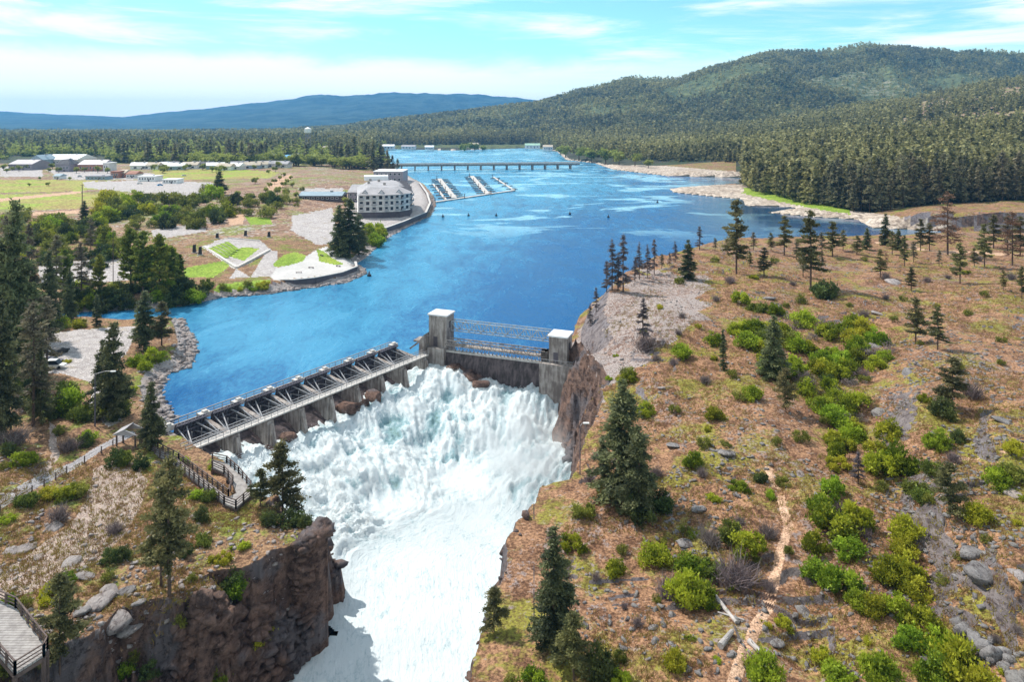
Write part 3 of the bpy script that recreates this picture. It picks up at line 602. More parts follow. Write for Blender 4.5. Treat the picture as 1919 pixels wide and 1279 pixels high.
# ------------------------------------------------------------------ plants: unit-height models
def leaf_tris(C, size, D=None, asp=0.45, r=rng):
    """one small pointed face at each centre; D = growing directions"""
    n = len(C); d = r.normal(size=(n, 3))
    if D is not None: d = D+d*0.45
    d /= np.linalg.norm(d, axis=1)[:, None]+1e-9
    q = r.normal(size=(n, 3)); q -= d*(q*d).sum(1)[:, None]; q /= np.linalg.norm(q, axis=1)[:, None]+1e-9
    s = (size*(0.6+0.8*r.random(n)))[:, None] if np.ndim(size) == 0 else size[:, None]
    V = np.stack([C-d*s*0.5-q*s*asp, C-d*s*0.5+q*s*asp, C+d*s*0.7], 1).reshape(-1, 3)
    return V, np.arange(3*n).reshape(-1, 3)
def conifer(seed, n, rad, base, branches, tri, droop=0.25, power=0.85, gap=0.3, asp=0.4):
    r = np.random.default_rng(seed)
    t = np.sort(base+(1-base)*r.random(branches)**0.85); tt = (t-base)/(1-base)
    Lb = rad*((1-tt)**power*(0.95-0.25*np.exp(-tt*9))*(1-gap+2*gap*r.random(branches))+0.03); az = r.random(branches)*2*np.pi
    w = Lb**1.1; w /= w.sum(); b = r.choice(branches, n, p=w); u = r.random(n)**0.6
    dirs = np.stack([np.cos(az), np.sin(az), np.zeros(branches)], 1); slope = (0.35*tt-droop)
    c = dirs[b]*(Lb[b]*u)[:, None]; c[:, 2] = t[b]+slope[b]*Lb[b]*u*1.1-0.25*droop*Lb[b]*u*u
    j = 0.055*rad/0.17*(0.4+0.6*u); c += r.normal(size=(n, 3))*np.array([0.5, 0.5, 0.28])*j[:, None]*0.75
    D = dirs[b].copy(); D[:, 2] = slope[b]+0.15
    V, T = leaf_tris(c, tri, D, asp, r)
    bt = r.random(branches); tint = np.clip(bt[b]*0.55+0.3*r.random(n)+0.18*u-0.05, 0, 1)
    # bare limbs
    sel = r.choice(branches, min(branches, 46), replace=False); mb = MB()
    bend = r.normal(size=2)*0.006
    mb.tube((0, 0, -0.03), (bend[0], bend[1], 0.45), 0.0135, 0.0095, 8); mb.tube((bend[0], bend[1], 0.45), (0, 0, 0.99), 0.0095, 0.0015, 6)
    for k in sel:
        p = dirs[k]*Lb[k]*0.85; mb.tube((0, 0, t[k]), (p[0], p[1], t[k]+slope[k]*Lb[k]*0.8), 0.0030, 0.001, 4)
    return V, T, np.repeat(tint, 3), mb
def bushy(seed, n, lobes, tri, hh=0.8, low=0.0, asp=0.45, sparse=0.0):
    """rounded leafy mass of unit width: lobes of leaf faces with gaps between"""
    r = np.random.default_rng(seed)
    a = r.random(lobes)*2*np.pi; q = np.sqrt(r.random(lobes))*0.40; lc = np.stack([np.cos(a)*q, np.sin(a)*q*(0.7+0.3*r.random()), low+hh*(0.12+0.62*r.random(lobes)*(1.1-q*1.6))], 1)
    lr = 0.06+0.11*r.random(lobes)**1.5; b = r.choice(lobes, n, p=lr**2/(lr**2).sum())
    d = r.normal(size=(n, 3)); d /= np.linalg.norm(d, axis=1)[:, None]; spk = 1+0.55*np.maximum(0, np.sin(d[:, 0]*9+b*2.1)*np.sin(d[:, 1]*8+b)*np.sin(d[:, 2]*7+b*.7))*2; rr = lr[b]*(0.45+0.6*r.random(n)**0.7+sparse*r.random(n)+0.55*r.random(n)**7)
    c = lc[b]+d*(rr*spk)[:, None]*np.array([1, 1, 0.9]); c[:, 2] = np.maximum(c[:, 2], 0.01)
    V, T = leaf_tris(c, tri, d*0.6+np.array([0, 0, 0.5]), asp, r)
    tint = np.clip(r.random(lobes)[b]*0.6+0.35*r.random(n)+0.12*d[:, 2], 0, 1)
    return V, T, np.repeat(tint, 3)
def twiggy(seed, n):
    r = np.random.default_rng(seed); a = r.random(n)*2*np.pi; e = 0.4+1.0*r.random(n); L = 0.25+0.35*r.random(n)
    p0 = np.stack([r.normal(size=n)*0.14, r.normal(size=n)*0.14, 0.25*r.random(n)], 1)
    d = np.stack([np.cos(a)*np.cos(e), np.sin(a)*np.cos(e), np.sin(e)], 1); p1 = p0+d*L[:, None]
    q = np.cross(d, r.normal(size=(n, 3))); q /= np.linalg.norm(q, axis=1)[:, None]
    V = np.stack([p0-q*0.009, p0+q*0.009, p1], 1).reshape(-1, 3); return V, np.arange(3*n).reshape(-1, 3), np.repeat(r.random(n), 3)
KIND = {}
def conifer_kind(key, mat, variants, **kw):
    out = []
    for v in range(variants):
        V, T, tint, mb = conifer(hash(key) % 1 + 1000*len(KIND)+v, **kw)
        out.append((tri_mesh('crown', V, T, M[mat], {'tint': tint}), mb.mesh('trunk', M['bark'])))
    KIND[key] = out
conifer_kind('thin_pine', 'thin', 4, n=3600, rad=0.15, base=0.24, branches=70, tri=0.022, droop=0.18, power=0.5, gap=0.5, asp=0.35)
conifer_kind('fir', 'fir', 4, n=15000, rad=0.18, base=0.06, branches=130, tri=0.019, droop=0.30, power=0.75, gap=0.5)
conifer_kind('slim_fir', 'fir', 2, n=5200, rad=0.11, base=0.05, branches=110, tri=0.024, droop=0.25, power=0.7)
conifer_kind('pine', 'pine', 4, n=7000, rad=0.17, base=0.22, branches=62, tri=0.021, droop=0.10, power=0.6, gap=0.45)
conifer_kind('wide_pine', 'pine', 2, n=5600, rad=0.27, base=0.14, branches=52, tri=0.030, droop=0.05, power=0.65, gap=0.5)
conifer_kind('grey', 'grey_conifer', 3, n=3800, rad=0.14, base=0.16, branches=70, tri=0.022, droop=0.30, power=0.75, gap=0.4, asp=0.25)
conifer_kind('rust', 'rust', 2, n=2800, rad=0.20, base=0.20, branches=52, tri=0.024, droop=0.12, power=0.6, gap=0.5, asp=0.25)
conifer_kind('tall_green', 'leaf_mid', 3, n=4200, rad=0.17, base=0.18, branches=70, tri=0.034, droop=-0.25, power=0.45, gap=0.35)
conifer_kind('edge_fir', 'edge_fir', 5, n=1500, rad=0.145, base=0.10, branches=80, tri=0.040, droop=0.25, power=0.8)
BUSH = {}
for key, mat, nv, kw in (('bright', 'leaf_bright', 6, dict(n=2600, lobes=24, tri=0.052)), ('mid', 'leaf_mid', 4, dict(n=2200, lobes=22, tri=0.052)),
                         ('dark', 'leaf_dark', 3, dict(n=2200, lobes=22, tri=0.052)), ('low', 'leaf_bright', 3, dict(n=1200, lobes=10, tri=0.06, hh=0.45)), ('scrub', 'twigs', 2, dict(n=900, lobes=9, tri=0.05, hh=0.6, sparse=0.5, asp=0.15))):
    BUSH[key] = []
    for v in range(nv):
        V, T, tint = bushy(500+len(BUSH)*20+v, **kw); BUSH[key].append(tri_mesh('shrub', V, T, M[mat], {'tint': tint}))
BUSH['twig'] = [tri_mesh('shrub', *twiggy(900+v, 420)[:2], M['twigs'], {'tint': twiggy(900+v, 420)[2]}) for v in range(3)]
ROUND = []
for v in range(4):
    V, T, tint = bushy(700+v, n=1300, lobes=10, tri=0.07, hh=0.85, low=0.28)
    mb = MB(); mb.tube((0, 0, -0.05), (0, 0, 0.45), 0.035, 0.02, 6)
    for q in range(4): mb.tube((0, 0, 0.38), (0.2*math.cos(q*1.6+v), 0.2*math.sin(q*1.6+v), 0.66), 0.014, 0.006, 5)
    ROUND.append((tri_mesh('crown', V, T, M['town_leaves'], {'tint': tint}), mb.mesh('trunk', M['bark'])))

# ------------------------------------------------------------------ wording: where a plant or stone stands, by what is near it
MARKS = [('the worn foot trail', 1462, 990), ('the two pale fallen logs', 1365, 1170), ('the big grey lichened boulders', 1835, 1050), ('the largest gorge-edge fir', 1160, 850),
         ('the right-hand dam tower', 1060, 660), ('the thin grey point conifers', 1175, 500), ('the tallest ridge pine', 1380, 450), ('the dark gully fir', 1450, 660),
         ('the side-by-side pines', 1735, 610), ('the jagged outcrop in the corner', 1860, 1220), ('the red-brown dead pine', 1775, 420), ('the round grey-green pine', 1780, 920),
         ('the ragged bottom-edge fir', 1040, 1120), ('the brushy gully', 1560, 720), ('the narrow slope fir', 1355, 660), ('the small leaning hillside pine', 1470, 740), ('the bleached gully shrub', 1605, 880),
         ('the pointed viewing deck', 430, 920), ('the tall twin-trunked pine', 310, 1000), ('the lone pine by the rapids', 535, 900), ('the grey paved footpath', 100, 890), ('the gravel parking lot', 170, 665),
         ('the lower timber deck', 50, 1200), ('the tall street lamp', 178, 750), ('the terraced lawn', 440, 475), ('the white waterside plaza', 600, 495), ('the large waterside building', 720, 370),
         ('the wooden inlet pole', 211, 500), ('the solitary field conifer', 410, 345), ('the shoreline conifer clump', 650, 440), ('the shrub belt beside the field', 320, 400), ('the left edge of the view', 10, 560)]
LAB = {}
def where(px, py):
    k = min(range(len(MARKS)), key=lambda i: (MARKS[i][1]-px)**2+((MARKS[i][2]-py)*1.5)**2)
    n, mx, my = MARKS[k]; dx, dy = px-mx, (py-my)*1.3; r = math.hypot(dx, dy)
    far = 'just' if r < 45 else ('' if r < 95 else 'well')
    a = math.degrees(math.atan2(-dy, dx)) % 360
    w = ['right of', 'back-right of', 'behind', 'back-left of', 'left of', 'front-left of', 'in front of', 'front-right of'][int(((a+22.5) % 360)//45)]
    return (far+' '+w+' '+n).strip()
def say(o, look, cat, px, py, size=0.0, group=None):
    LAB.setdefault((look+' '+where(px, py), cat), []).append((o, px, py, size, group))
def finish_labels():
    for (lb, cat), L_ in LAB.items():
        L_.sort(key=lambda q: q[1])
        n = len(L_)
        for i, (o, px, py, sz, g) in enumerate(L_):
            l2 = lb
            if n == 2: l2 = ('left-hand ', 'right-hand ')[i]+lb
            elif n == 3: l2 = ('leftmost ', 'middle ', 'rightmost ')[i]+lb
            elif n > 3: g = g or 'alike '+cat+' plants'; 
            w = l2.split(); 
            if len(w) > 16: print('LONG', l2)
            o['label'] = l2; o['category'] = cat
            if g: o['group'] = g
            elif n > 3: o['group'] = 'alike plants'
def tree(key, px, base, top, look=None, name='pine_tree', group=None, wf=1.0, lean=0.0, label=None, cat='tree'):
    p = on(px, base); h = (base-top)*p[1]/F; v = KIND[key][random.randrange(len(KIND[key]))]
    e = empty(name, tuple(p-np.array([0, 0, 0.1])), random.random()*6.28); s = h*random.uniform(0.98, 1.02); e.scale = (s*wf, s*wf, s); e.rotation_euler[0] = lean
    obj('crown', v[0], e); obj('trunk', v[1], e)
    if label: tag(e, label, cat, group)
    else: say(e, look, cat, px, (base+top)/2, h, group)
    return e
BQ = []
def bush(key, px, base, w, look, group='shrubs', hf=1.0):
    BQ.append((key, px, base, w, look, group, hf, random.randrange(60), random.random(), random.random(), random.random()))
def place_bushes():
    """the 300 shrubs (and 300 bare bushes and low clumps) that show largest stand one by one, the rest go in one mesh"""
    small = []; cnt = {}
    for q in sorted(BQ, key=lambda q: -q[3]):
        key, px, base, w, look, group, hf, vi, r1, r2, r3 = q
        nm, cat = {'twig': ('bare_bush', 'bare bush'), 'scrub': ('bare_bush', 'bare bush'), 'low': ('plant_clump', 'plant clump')}.get(key, ('shrub', 'shrub'))
        p = on(px, base); s = w*p[1]/F*1.2; ms = BUSH[key]; me = ms[vi % len(ms)]; sc = (s*(.9+.2*r1), s*(.9+.2*r2), s*hf*(.85+.25*r3)); cnt[nm] = cnt.get(nm, 0)+1
        if cnt[nm] > 295 and nm == 'shrub': small.append((me, p, sc, r1*6.28)); continue
        o = obj(nm, me, None, tuple(p-np.array([0, 0, 0.03*s]))); o.rotation_euler = (r2*.16-.08, r3*.16-.08, r1*6.28); o.scale = sc; say(o, look, cat, px, base-w*0.3, s, group)
    if small:
        Vs, Ts, As, off = [], [], [], 0
        for me, p, sc, a in small:
            n = len(me.vertices); V = np.empty(n*3, np.float32); me.vertices.foreach_get('co', V); V = V.reshape(-1, 3)*np.array(sc); t = np.empty(n, np.float32); me.attributes['tint'].data.foreach_get('value', t)
            V = V.reshape(-1, 3, 3)[::2].reshape(-1, 3); t = t.reshape(-1, 3)[::2].ravel(); n = len(V)
            c, s_ = math.cos(a), math.sin(a); Vs.append(np.stack([V[:, 0]*c-V[:, 1]*s_+p[0], V[:, 0]*s_+V[:, 1]*c+p[1], V[:, 2]+p[2]], 1)); Ts.append(np.arange(n).reshape(-1, 3)+off); off += n; As.append(t)
        tag(obj('small_shrubs', tri_mesh('small_shrubs', np.concatenate(Vs), np.concatenate(Ts), M['leaf_mid'], {'tint': np.concatenate(As)})), 'the many smallest green shrubs dotted over both banks', 'shrubs', None, 'stuff')

# ------------------------------------------------------------------ single trees
T_ = tree
T_('fir', 1166, 930, 712, wf=1.35, label='largest dark fir at the right edge of the gorge beside the falls', name='fir_tree')
T_('fir', 1130, 908, 815, label='shorter dark fir leaning against the left side of the largest gorge-edge fir', name='fir_tree')
T_('fir', 1196, 965, 800, label='bushy dark fir low on the right of the largest gorge-edge fir', name='fir_tree', wf=1.2)
T_('fir', 1038, 1215, 985, label='ragged grey-green fir standing near the bottom edge on the right bank', name='fir_tree', wf=1.05)
T_('wide_pine', 1075, 1275, 1150, label='low dark spreading conifer below the ragged fir at the bottom edge', name='conifer_tree', wf=1.1)
T_('wide_pine', 926, 1185, 1100, label='small dark conifer overhanging the white water on the right gorge rim', name='conifer_tree', wf=1.2)
T_('fir', 1450, 712, 590, label='dark pointed fir rising out of the bright green brushy gully', name='fir_tree', wf=1.25)
T_('slim_fir', 1355, 694, 615, label='narrow upright fir on the brown slope beside a round green shrub', name='fir_tree')
T_('pine', 1380, 514, 376, label='tallest dark pine on the ridge, standing against the blue water', wf=1.0)
T_('pine', 1519, 540, 395, label='tall thin pine with dark shrubs at its foot behind the brushy gully')
T_('fir', 1290, 525, 450, label='bushy dark fir casting a shadow on the ridge left of the tallest pine', name='fir_tree', wf=1.2)
T_('grey', 1147, 545, 447, label='left one of the two tallest greyish conifers on the point above the river', name='conifer_tree')
T_('grey', 1168, 548, 438, label='right one of the two tallest greyish conifers on the point above the river', name='conifer_tree')
T_('grey', 1198, 524, 452, label='first thin grey conifer to the right of the two tallest on the point', name='conifer_tree')
T_('grey', 1213, 520, 458, label='middle thin grey conifer of the three on the point', name='conifer_tree')
T_('grey', 1226, 514, 447, label='last thin grey conifer to the right on the point before the ridge', name='conifer_tree')
T_('grey', 1117, 585, 537, label='small grey conifer on the cliff rim below the two tall grey ones', name='conifer_tree', wf=1.2)
T_('grey', 1106, 612, 568, label='smallest grey conifer on the cliff rim right of the dam tower', name='conifer_tree', wf=1.2)
T_('grey', 1206, 642, 558, label='faded grey conifer with a dark foot alone on the pale slope above the cliff', name='conifer_tree', wf=1.3)
T_('grey', 1311, 468, 422, label='grey conifer on the ridge line just left of the tallest pine', name='conifer_tree', wf=1.4)
T_('grey', 1265, 492, 452, label='small grey conifer on the ridge left of the bushy dark fir', name='conifer_tree', wf=1.3)
T_('wide_pine', 1472, 768, 690, label='small brownish pine with a shadow at its foot below the brushy gully')
T_('pine', 1716, 645, 555, label='left one of two pines standing side by side on the right slope', wf=1.2)
T_('pine', 1757, 656, 575, label='right one of two pines standing side by side on the right slope', wf=1.2)
T_('wide_pine', 1785, 765, 668, label='broad ragged grey-green pine below the side-by-side pines', wf=1.1)
T_('wide_pine', 1780, 965, 868, label='broad round grey-green pine beside bright shrubs on the lower right slope', wf=1.15)
T_('rust', 1776, 478, 360, label='red-brown dead pine on the right skyline of the near hill', name='dead_pine_tree', wf=1.15)
T_('pine', 1799, 532, 455, label='small olive pine casting a round shadow right of the dead pine', wf=1.2)
T_('rust', 1897, 498, 395, label='reddish thin-crowned pine near the right edge of the view', name='dead_pine_tree')
T_('pine', 1560, 482, 415, label='dense green pine at the shore behind the thin tall pine', wf=1.4)
T_('pine', 1606, 478, 440, label='low olive pine on the near hill top beside the dark inlet', wf=1.6)
T_('pine', 1650, 520, 468, label='small pine in the pale stony area behind the side-by-side pines', wf=1.2)
T_('pine', 1708, 546, 500, label='small pine in the bright shrubs behind the side-by-side pines', wf=1.3)
T_('pine', 1470, 478, 405, label='olive pine on the ridge between the tallest pine and the thin tall pine', wf=1.2)
T_('pine', 1432, 520, 465, label='low bushy pine right of the tallest ridge pine', wf=1.5)
T_('pine', 1695, 500, 440, label='olive pine left of the red-brown dead pine')
T_('pine', 1845, 500, 420, label='dark pine between the dead pine and the reddish pine at the right')
T_('pine', 1880, 545, 505, label='small pine below the reddish pine near the right edge')
T_('grey', 1608, 908, 845, label='bleached grey bare conifer among the gully shrubs', name='dead_tree', wf=1.5)
T_('fir', 1660, 460, 400, label='dark fir on the far side of the near hill right of the inlet', name='fir_tree')
T_('pine', 1725, 470, 410, label='slender pine just left of the red-brown dead pine')
for px, b, h, k in [(1445, 470, 34, 'pine'), (1492, 488, 40, 'thin_pine'), (1540, 478, 44, 'thin_pine'), (1580, 470, 40, 'pine'), (1590, 500, 34, 'thin_pine'), (1625, 468, 42, 'fir'), (1635, 490, 30, 'thin_pine'), (1672, 478, 46, 'pine'), (1684, 468, 40, 'fir'), (1712, 492, 40, 'thin_pine'), (1742, 470, 52, 'pine'), (1760, 500, 32, 'thin_pine'),
                    (1752, 462, 50, 'fir'), (1815, 470, 60, 'thin_pine'), (1830, 462, 50, 'fir'), (1862, 466, 64, 'pine'), (1875, 490, 52, 'rust'), (1888, 470, 70, 'thin_pine'), (1912, 480, 74, 'pine'), (1905, 520, 50, 'thin_pine'), (1826, 500, 36, 'pine'), (1340, 470, 26, 'thin_pine'), (1412, 470, 36, 'thin_pine'), (1405, 500, 30, 'pine'), (1240, 505, 30, 'thin_pine'), (1255, 498, 26, 'grey'),
                    (1137, 548, 60, 'grey'), (1158, 545, 70, 'grey'), (1190, 528, 48, 'grey'), (1660, 500, 28, 'rust'), (1540, 505, 36, 'thin_pine'), (1505, 520, 50, 'thin_pine')]:
    if px > 1440 and px % 3 == 0: continue
    T_(k, px, b, b-h, {'pine': 'olive pine', 'thin_pine': 'thin brownish pine', 'fir': 'dark green fir', 'rust': 'reddish thin pine', 'grey': 'slight grey conifer'}[k], wf=1.25)
T_('pine', 1915, 560, 500, label='pine cut by the right edge on the upper slope')
# left bank
T_('pine', 318, 1118, 855, label='tall straight pine, right trunk of the twin pair left of the falls', wf=0.95)
T_('pine', 302, 1100, 880, label='thinner pine, left trunk of the twin pair left of the falls', wf=0.9)
T_('wide_pine', 530, 972, 826, label='dark pine alone on the cliff in front of the white rapids', wf=0.95)
T_('wide_pine', 488, 950, 880, label='low yellowish conifer beside the pointed viewing deck', name='conifer_tree', wf=1.1)
T_('wide_pine', 112, 1262, 1075, label='thin sparse pine standing over the lower timber deck', wf=0.85)
T_('fir', 283, 842, 716, label='dark fir at the left end of the dam', name='fir_tree', wf=1.0)
T_('fir', 212, 786, 603, label='large fir between the gravel parking lot and the dam', name='fir_tree', wf=0.95)
T_('fir', 192, 775, 640, label='narrower fir joined to the left of the large fir by the gravel lot', name='fir_tree')
T_('slim_fir', 181, 612, 553, label='small conical fir on the far edge of the gravel lot', name='fir_tree', wf=1.4)
T_('fir', 271, 655, 543, label='conical fir at the inlet mouth beside the river', name='fir_tree', wf=1.2)
T_('pine', 303, 648, 565, label='olive pine right of the conical fir at the inlet mouth', wf=1.3)
T_('fir', 411, 366, 320, label='solitary dark conifer standing in the open field', name='fir_tree', wf=1.7)
T_('fir', 158, 412, 376, label='small dark conifer at the foot of the wooden pole in the field', name='fir_tree', wf=1.6)
T_('fir', 636, 480, 385, label='left and tallest of the dark conifers on the shore before the building', name='fir_tree', wf=1.3)
T_('fir', 655, 482, 375, label='middle one of the dark conifers on the shore before the building', name='fir_tree', wf=1.3)
T_('fir', 672, 478, 400, label='right one of the dark conifers on the shore before the building', name='fir_tree', wf=1.5)
for i, (px, b, t, key, nm) in enumerate([(245, 548, 428, 'tall_green', 'tallest'), (268, 560, 436, 'tall_green', 'second'), (300, 552, 442, 'tall_green', 'third'), (322, 548, 462, 'tall_green', 'fourth'), (336, 540, 478, 'tall_green', 'fifth'),
                         (152, 570, 455, 'pine', ''), (105, 575, 440, 'pine', ''), (72, 600, 460, 'pine', ''), (28, 700, 378, 'fir', ''), (15, 640, 395, 'pine', ''), (48, 640, 420, 'fir', ''), (60, 690, 500, 'pine', ''),
                         (92, 640, 470, 'fir', ''), (20, 800, 500, 'pine', ''), (62, 800, 560, 'pine', ''), (2, 830, 560, 'fir', ''), (35, 760, 480, 'pine', ''), (88, 700, 555, 'pine', ''), (5, 700, 450, 'fir', ''), (42, 850, 640, 'pine', ''),
                         (75, 790, 640, 'fir', ''), (12, 600, 400, 'grey', ''), (120, 560, 470, 'tall_green', ''), (185, 560, 480, 'tall_green', ''), (100, 610, 520, 'grey', ''), (-15, 780, 480, 'fir', ''), (-20, 650, 420, 'pine', ''), (130, 600, 500, 'fir', ''), (3, 505, 385, 'fir', ''), (28, 520, 430, 'grey', ''),
                         (55, 520, 420, 'pine', ''), (82, 500, 440, 'grey', ''), (170, 478, 410, 'grey', ''), (195, 470, 425, 'tall_green', '')]):
    if not nm and px < 95 and i % 3 == 1: continue
    if nm: T_(key, px, b, t, label=nm+' from the left of the upright yellow-green trees by the inlet', name='broadleaf_tree', group='upright trees by the inlet')
    else: T_({'pine': 'thin_pine', 'grey': 'thin_pine'}.get(key, key), px, b, t, {'fir': 'dark dense fir', 'pine': 'olive thin-crowned pine', 'grey': 'greyish thin conifer', 'tall_green': 'upright yellow-green tree'}[key], group='trees of the left bank grove', name={'fir': 'fir_tree', 'pine': 'pine_tree', 'grey': 'conifer_tree', 'tall_green': 'broadleaf_tree'}[key], wf=0.9 if key != 'fir' else 0.75)

# ------------------------------------------------------------------ shrubs
BL = 'bright yellow-green shrub'
for px, b, w in [(1341, 785, 38), (1265, 775, 24), (1411, 748, 38), (1300, 873, 38), (1385, 922, 36), (1501, 826, 28), (1372, 1010, 50), (1404, 1035, 62), (1151, 1076, 42), (1095, 968, 46), (1071, 1030, 46), (1228, 1055, 56),
                 (1300, 1080, 60), (1332, 1075, 50), (1285, 1128, 66), (1320, 1135, 56), (1265, 1252, 42), (1165, 1288, 44), (1000, 1290, 48), (960, 1288, 28), (1468, 1176, 34), (1435, 1282, 68), (1560, 1005, 84), (1610, 990, 62), (1590, 1040, 50),
                 (1530, 1030, 50), (1540, 1090, 66), (1580, 1115, 72), (1682, 888, 70), (1655, 895, 60), (1560, 928, 50), (1540, 960, 46), (1665, 825, 50), (1755, 840, 46), (1866, 912, 52), (1906, 900, 50), (1832, 976, 54), (1698, 1010, 56), (1668, 1092, 60), (1700, 1085, 62),
                 (1720, 1120, 60), (1680, 1150, 60), (1610, 1140, 46), (1640, 1150, 52), (1735, 1190, 70), (1700, 1210, 60), (1760, 1230, 66), (1800, 1285, 100), (1650, 1288, 76), (1540, 1245, 48), (1575, 1285, 60), (1750, 1285, 70), (1843, 1290, 70), (1695, 1040, 50), (1900, 850, 36),
                 (1750, 890, 40), (1735, 940, 44), (1720, 930, 46), (1640, 855, 40), (1570, 880, 40), (1277, 670, 34), (1335, 645, 34), (1388, 570, 34), (1420, 585, 36), (1455, 590, 36), (1285, 1000, 24), (1245, 958, 30), (1210, 780, 34), (1180, 715, 34)]:
    bush('bright' if random.random() < 0.8 else 'mid', px, b, w, BL if w > 36 else 'small yellow-green shrub', 'bright shrubs on the dry hillside')
gul = [(1385, 620), (1430, 600), (1500, 590), (1560, 605), (1620, 610), (1665, 640), (1650, 680), (1600, 720), (1615, 790), (1600, 850), (1555, 860), (1545, 790), (1520, 740), (1480, 720), (1440, 700), (1400, 670)]
pts = []
while len(pts) < 64:
    a, b = random.uniform(1380, 1670), random.uniform(590, 865)
    if inside(gul, np.array([a]), np.array([b]))[0] and all((a-q[0])**2+(b-q[1])**2 > 240 for q in pts): pts.append((a, b))
for a, b in pts:
    k = random.choice(['bright', 'bright', 'bright', 'bright', 'mid', 'scrub']); bush(k, a, b+8, random.uniform(30, 50), {'bright': 'leafy yellow-green shrub', 'mid': 'darker green shrub', 'scrub': 'bare greyish shrub'}[k], 'shrubs filling the gully')
hillpoly = [(1140, 600), (1250, 520), (1330, 480), (1420, 480), (1919, 490), (1919, 1279), (1100, 1279), (1020, 1000), (1120, 880), (1110, 760)]
pts = []
while len(pts) < 120:
    a, b = random.uniform(1000, 1915), random.uniform(480, 1275)
    if random.random() < (0.95 if b < 720 else 0.45) and inside(hillpoly, np.array([a]), np.array([b]))[0] and all((a-q[0])**2+(b-q[1])**2 > 900 for q in pts): pts.append((a, b))
for a, b in pts:
    k = random.choice(['bright', 'mid', 'twig', 'dark', 'low', 'twig', 'low']); w = random.uniform(14, 26)*(0.85 if b < 700 else 1.15)
    bush(k, a, b, w, {'bright': 'small yellow-green shrub', 'mid': 'small dull green shrub', 'twig': 'small leafless grey bush', 'dark': 'small dark shrub', 'low': 'low olive clump'}[k], 'small plants dotted over the dry hillside')
for px, b, w, k in [(1255, 1120, 60, 'twig'), (1380, 1100, 80, 'twig'), (1330, 1020, 50, 'twig'), (1440, 1010, 40, 'twig'), (1550, 560, 50, 'dark'), (1540, 555, 40, 'dark'), (1585, 640, 44, 'scrub'), (1560, 745, 40, 'scrub'), (1585, 790, 46, 'scrub'), (1165, 720, 30, 'low'),
                    (1200, 975, 70, 'dark'), (1235, 955, 50, 'dark'), (1120, 1270, 70, 'dark'), (1160, 1240, 30, 'mid'), (1820, 745, 50, 'twig'), (1770, 785, 50, 'dark'), (1210, 655, 50, 'twig'), (1500, 570, 26, 'dark')]:
    bush(k, px, b, w, {'twig': 'tangle of leafless grey brush', 'dark': 'broad dark shrub', 'scrub': 'bare greyish shrub', 'low': 'low olive clump', 'mid': 'dull green shrub'}[k], 'larger brush on the right hillside')
for px, b, w, k in [(160, 835, 34, 'dark'), (165, 830, 30, 'bright'), (140, 930, 50, 'mid'), (125, 935, 44, 'bright'), (90, 935, 34, 'bright'), (60, 945, 34, 'mid'), (38, 948, 30, 'mid'), (45, 872, 44, 'bright'), (18, 855, 34, 'dark'), (110, 815, 24, 'bright'), (5, 880, 22, 'dark'),
                    (130, 770, 60, 'bright'), (105, 780, 50, 'dark'), (150, 785, 50, 'mid'), (125, 740, 44, 'mid'), (215, 872, 40, 'dark'), (262, 878, 34, 'dark'), (235, 870, 34, 'mid'), (205, 1055, 34, 'dark'), (203, 1090, 28, 'mid'), (105, 1118, 60, 'low'), (118, 1100, 40, 'bright'),
                    (15, 1140, 34, 'bright'), (48, 1138, 26, 'bright'), (435, 1115, 52, 'bright'), (432, 1095, 40, 'dark'), (380, 1020, 34, 'mid'), (375, 975, 34, 'dark'), (395, 940, 30, 'mid'), (340, 1175, 28, 'bright'), (365, 1145, 28, 'bright'), (358, 1090, 20, 'bright'),
                    (410, 1050, 40, 'low'), (450, 1030, 34, 'low'), (350, 1040, 30, 'dark'), (430, 1180, 24, 'low'), (490, 1210, 60, 'low'), (235, 1265, 34, 'bright'), (285, 1270, 36, 'dark'), (405, 1285, 36, 'bright'), (230, 1050, 30, 'dark'), (215, 1000, 34, 'twig'), (110, 975, 44, 'twig'),
                    (255, 685, 34, 'bright'), (290, 675, 40, 'bright'), (270, 695, 30, 'bright'), (240, 740, 34, 'bright'), (60, 620, 40, 'bright'), (110, 615, 36, 'bright'), (150, 612, 34, 'low'), (130, 845, 40, 'twig'), (25, 835, 60, 'twig'), (120, 680, 20, 'low'), (300, 630, 30, 'dark'), (205, 780, 60, 'mid'), (225, 785, 40, 'dark'),
                    (10, 975, 30, 'low'), (360, 935, 40, 'low'), (510, 985, 40, 'dark'), (545, 985, 44, 'dark'), (575, 990, 30, 'dark'), (400, 880, 26, 'low'), (345, 870, 26, 'low'), (5, 1260, 60, 'mid'), (250, 1240, 24, 'mid')]:
    bush(k, px, b, w, {'twig': 'leafless grey brush', 'dark': 'dark green shrub', 'bright': BL, 'low': 'low olive clump', 'mid': 'dull green shrub'}[k], 'shrubs on the left bank')
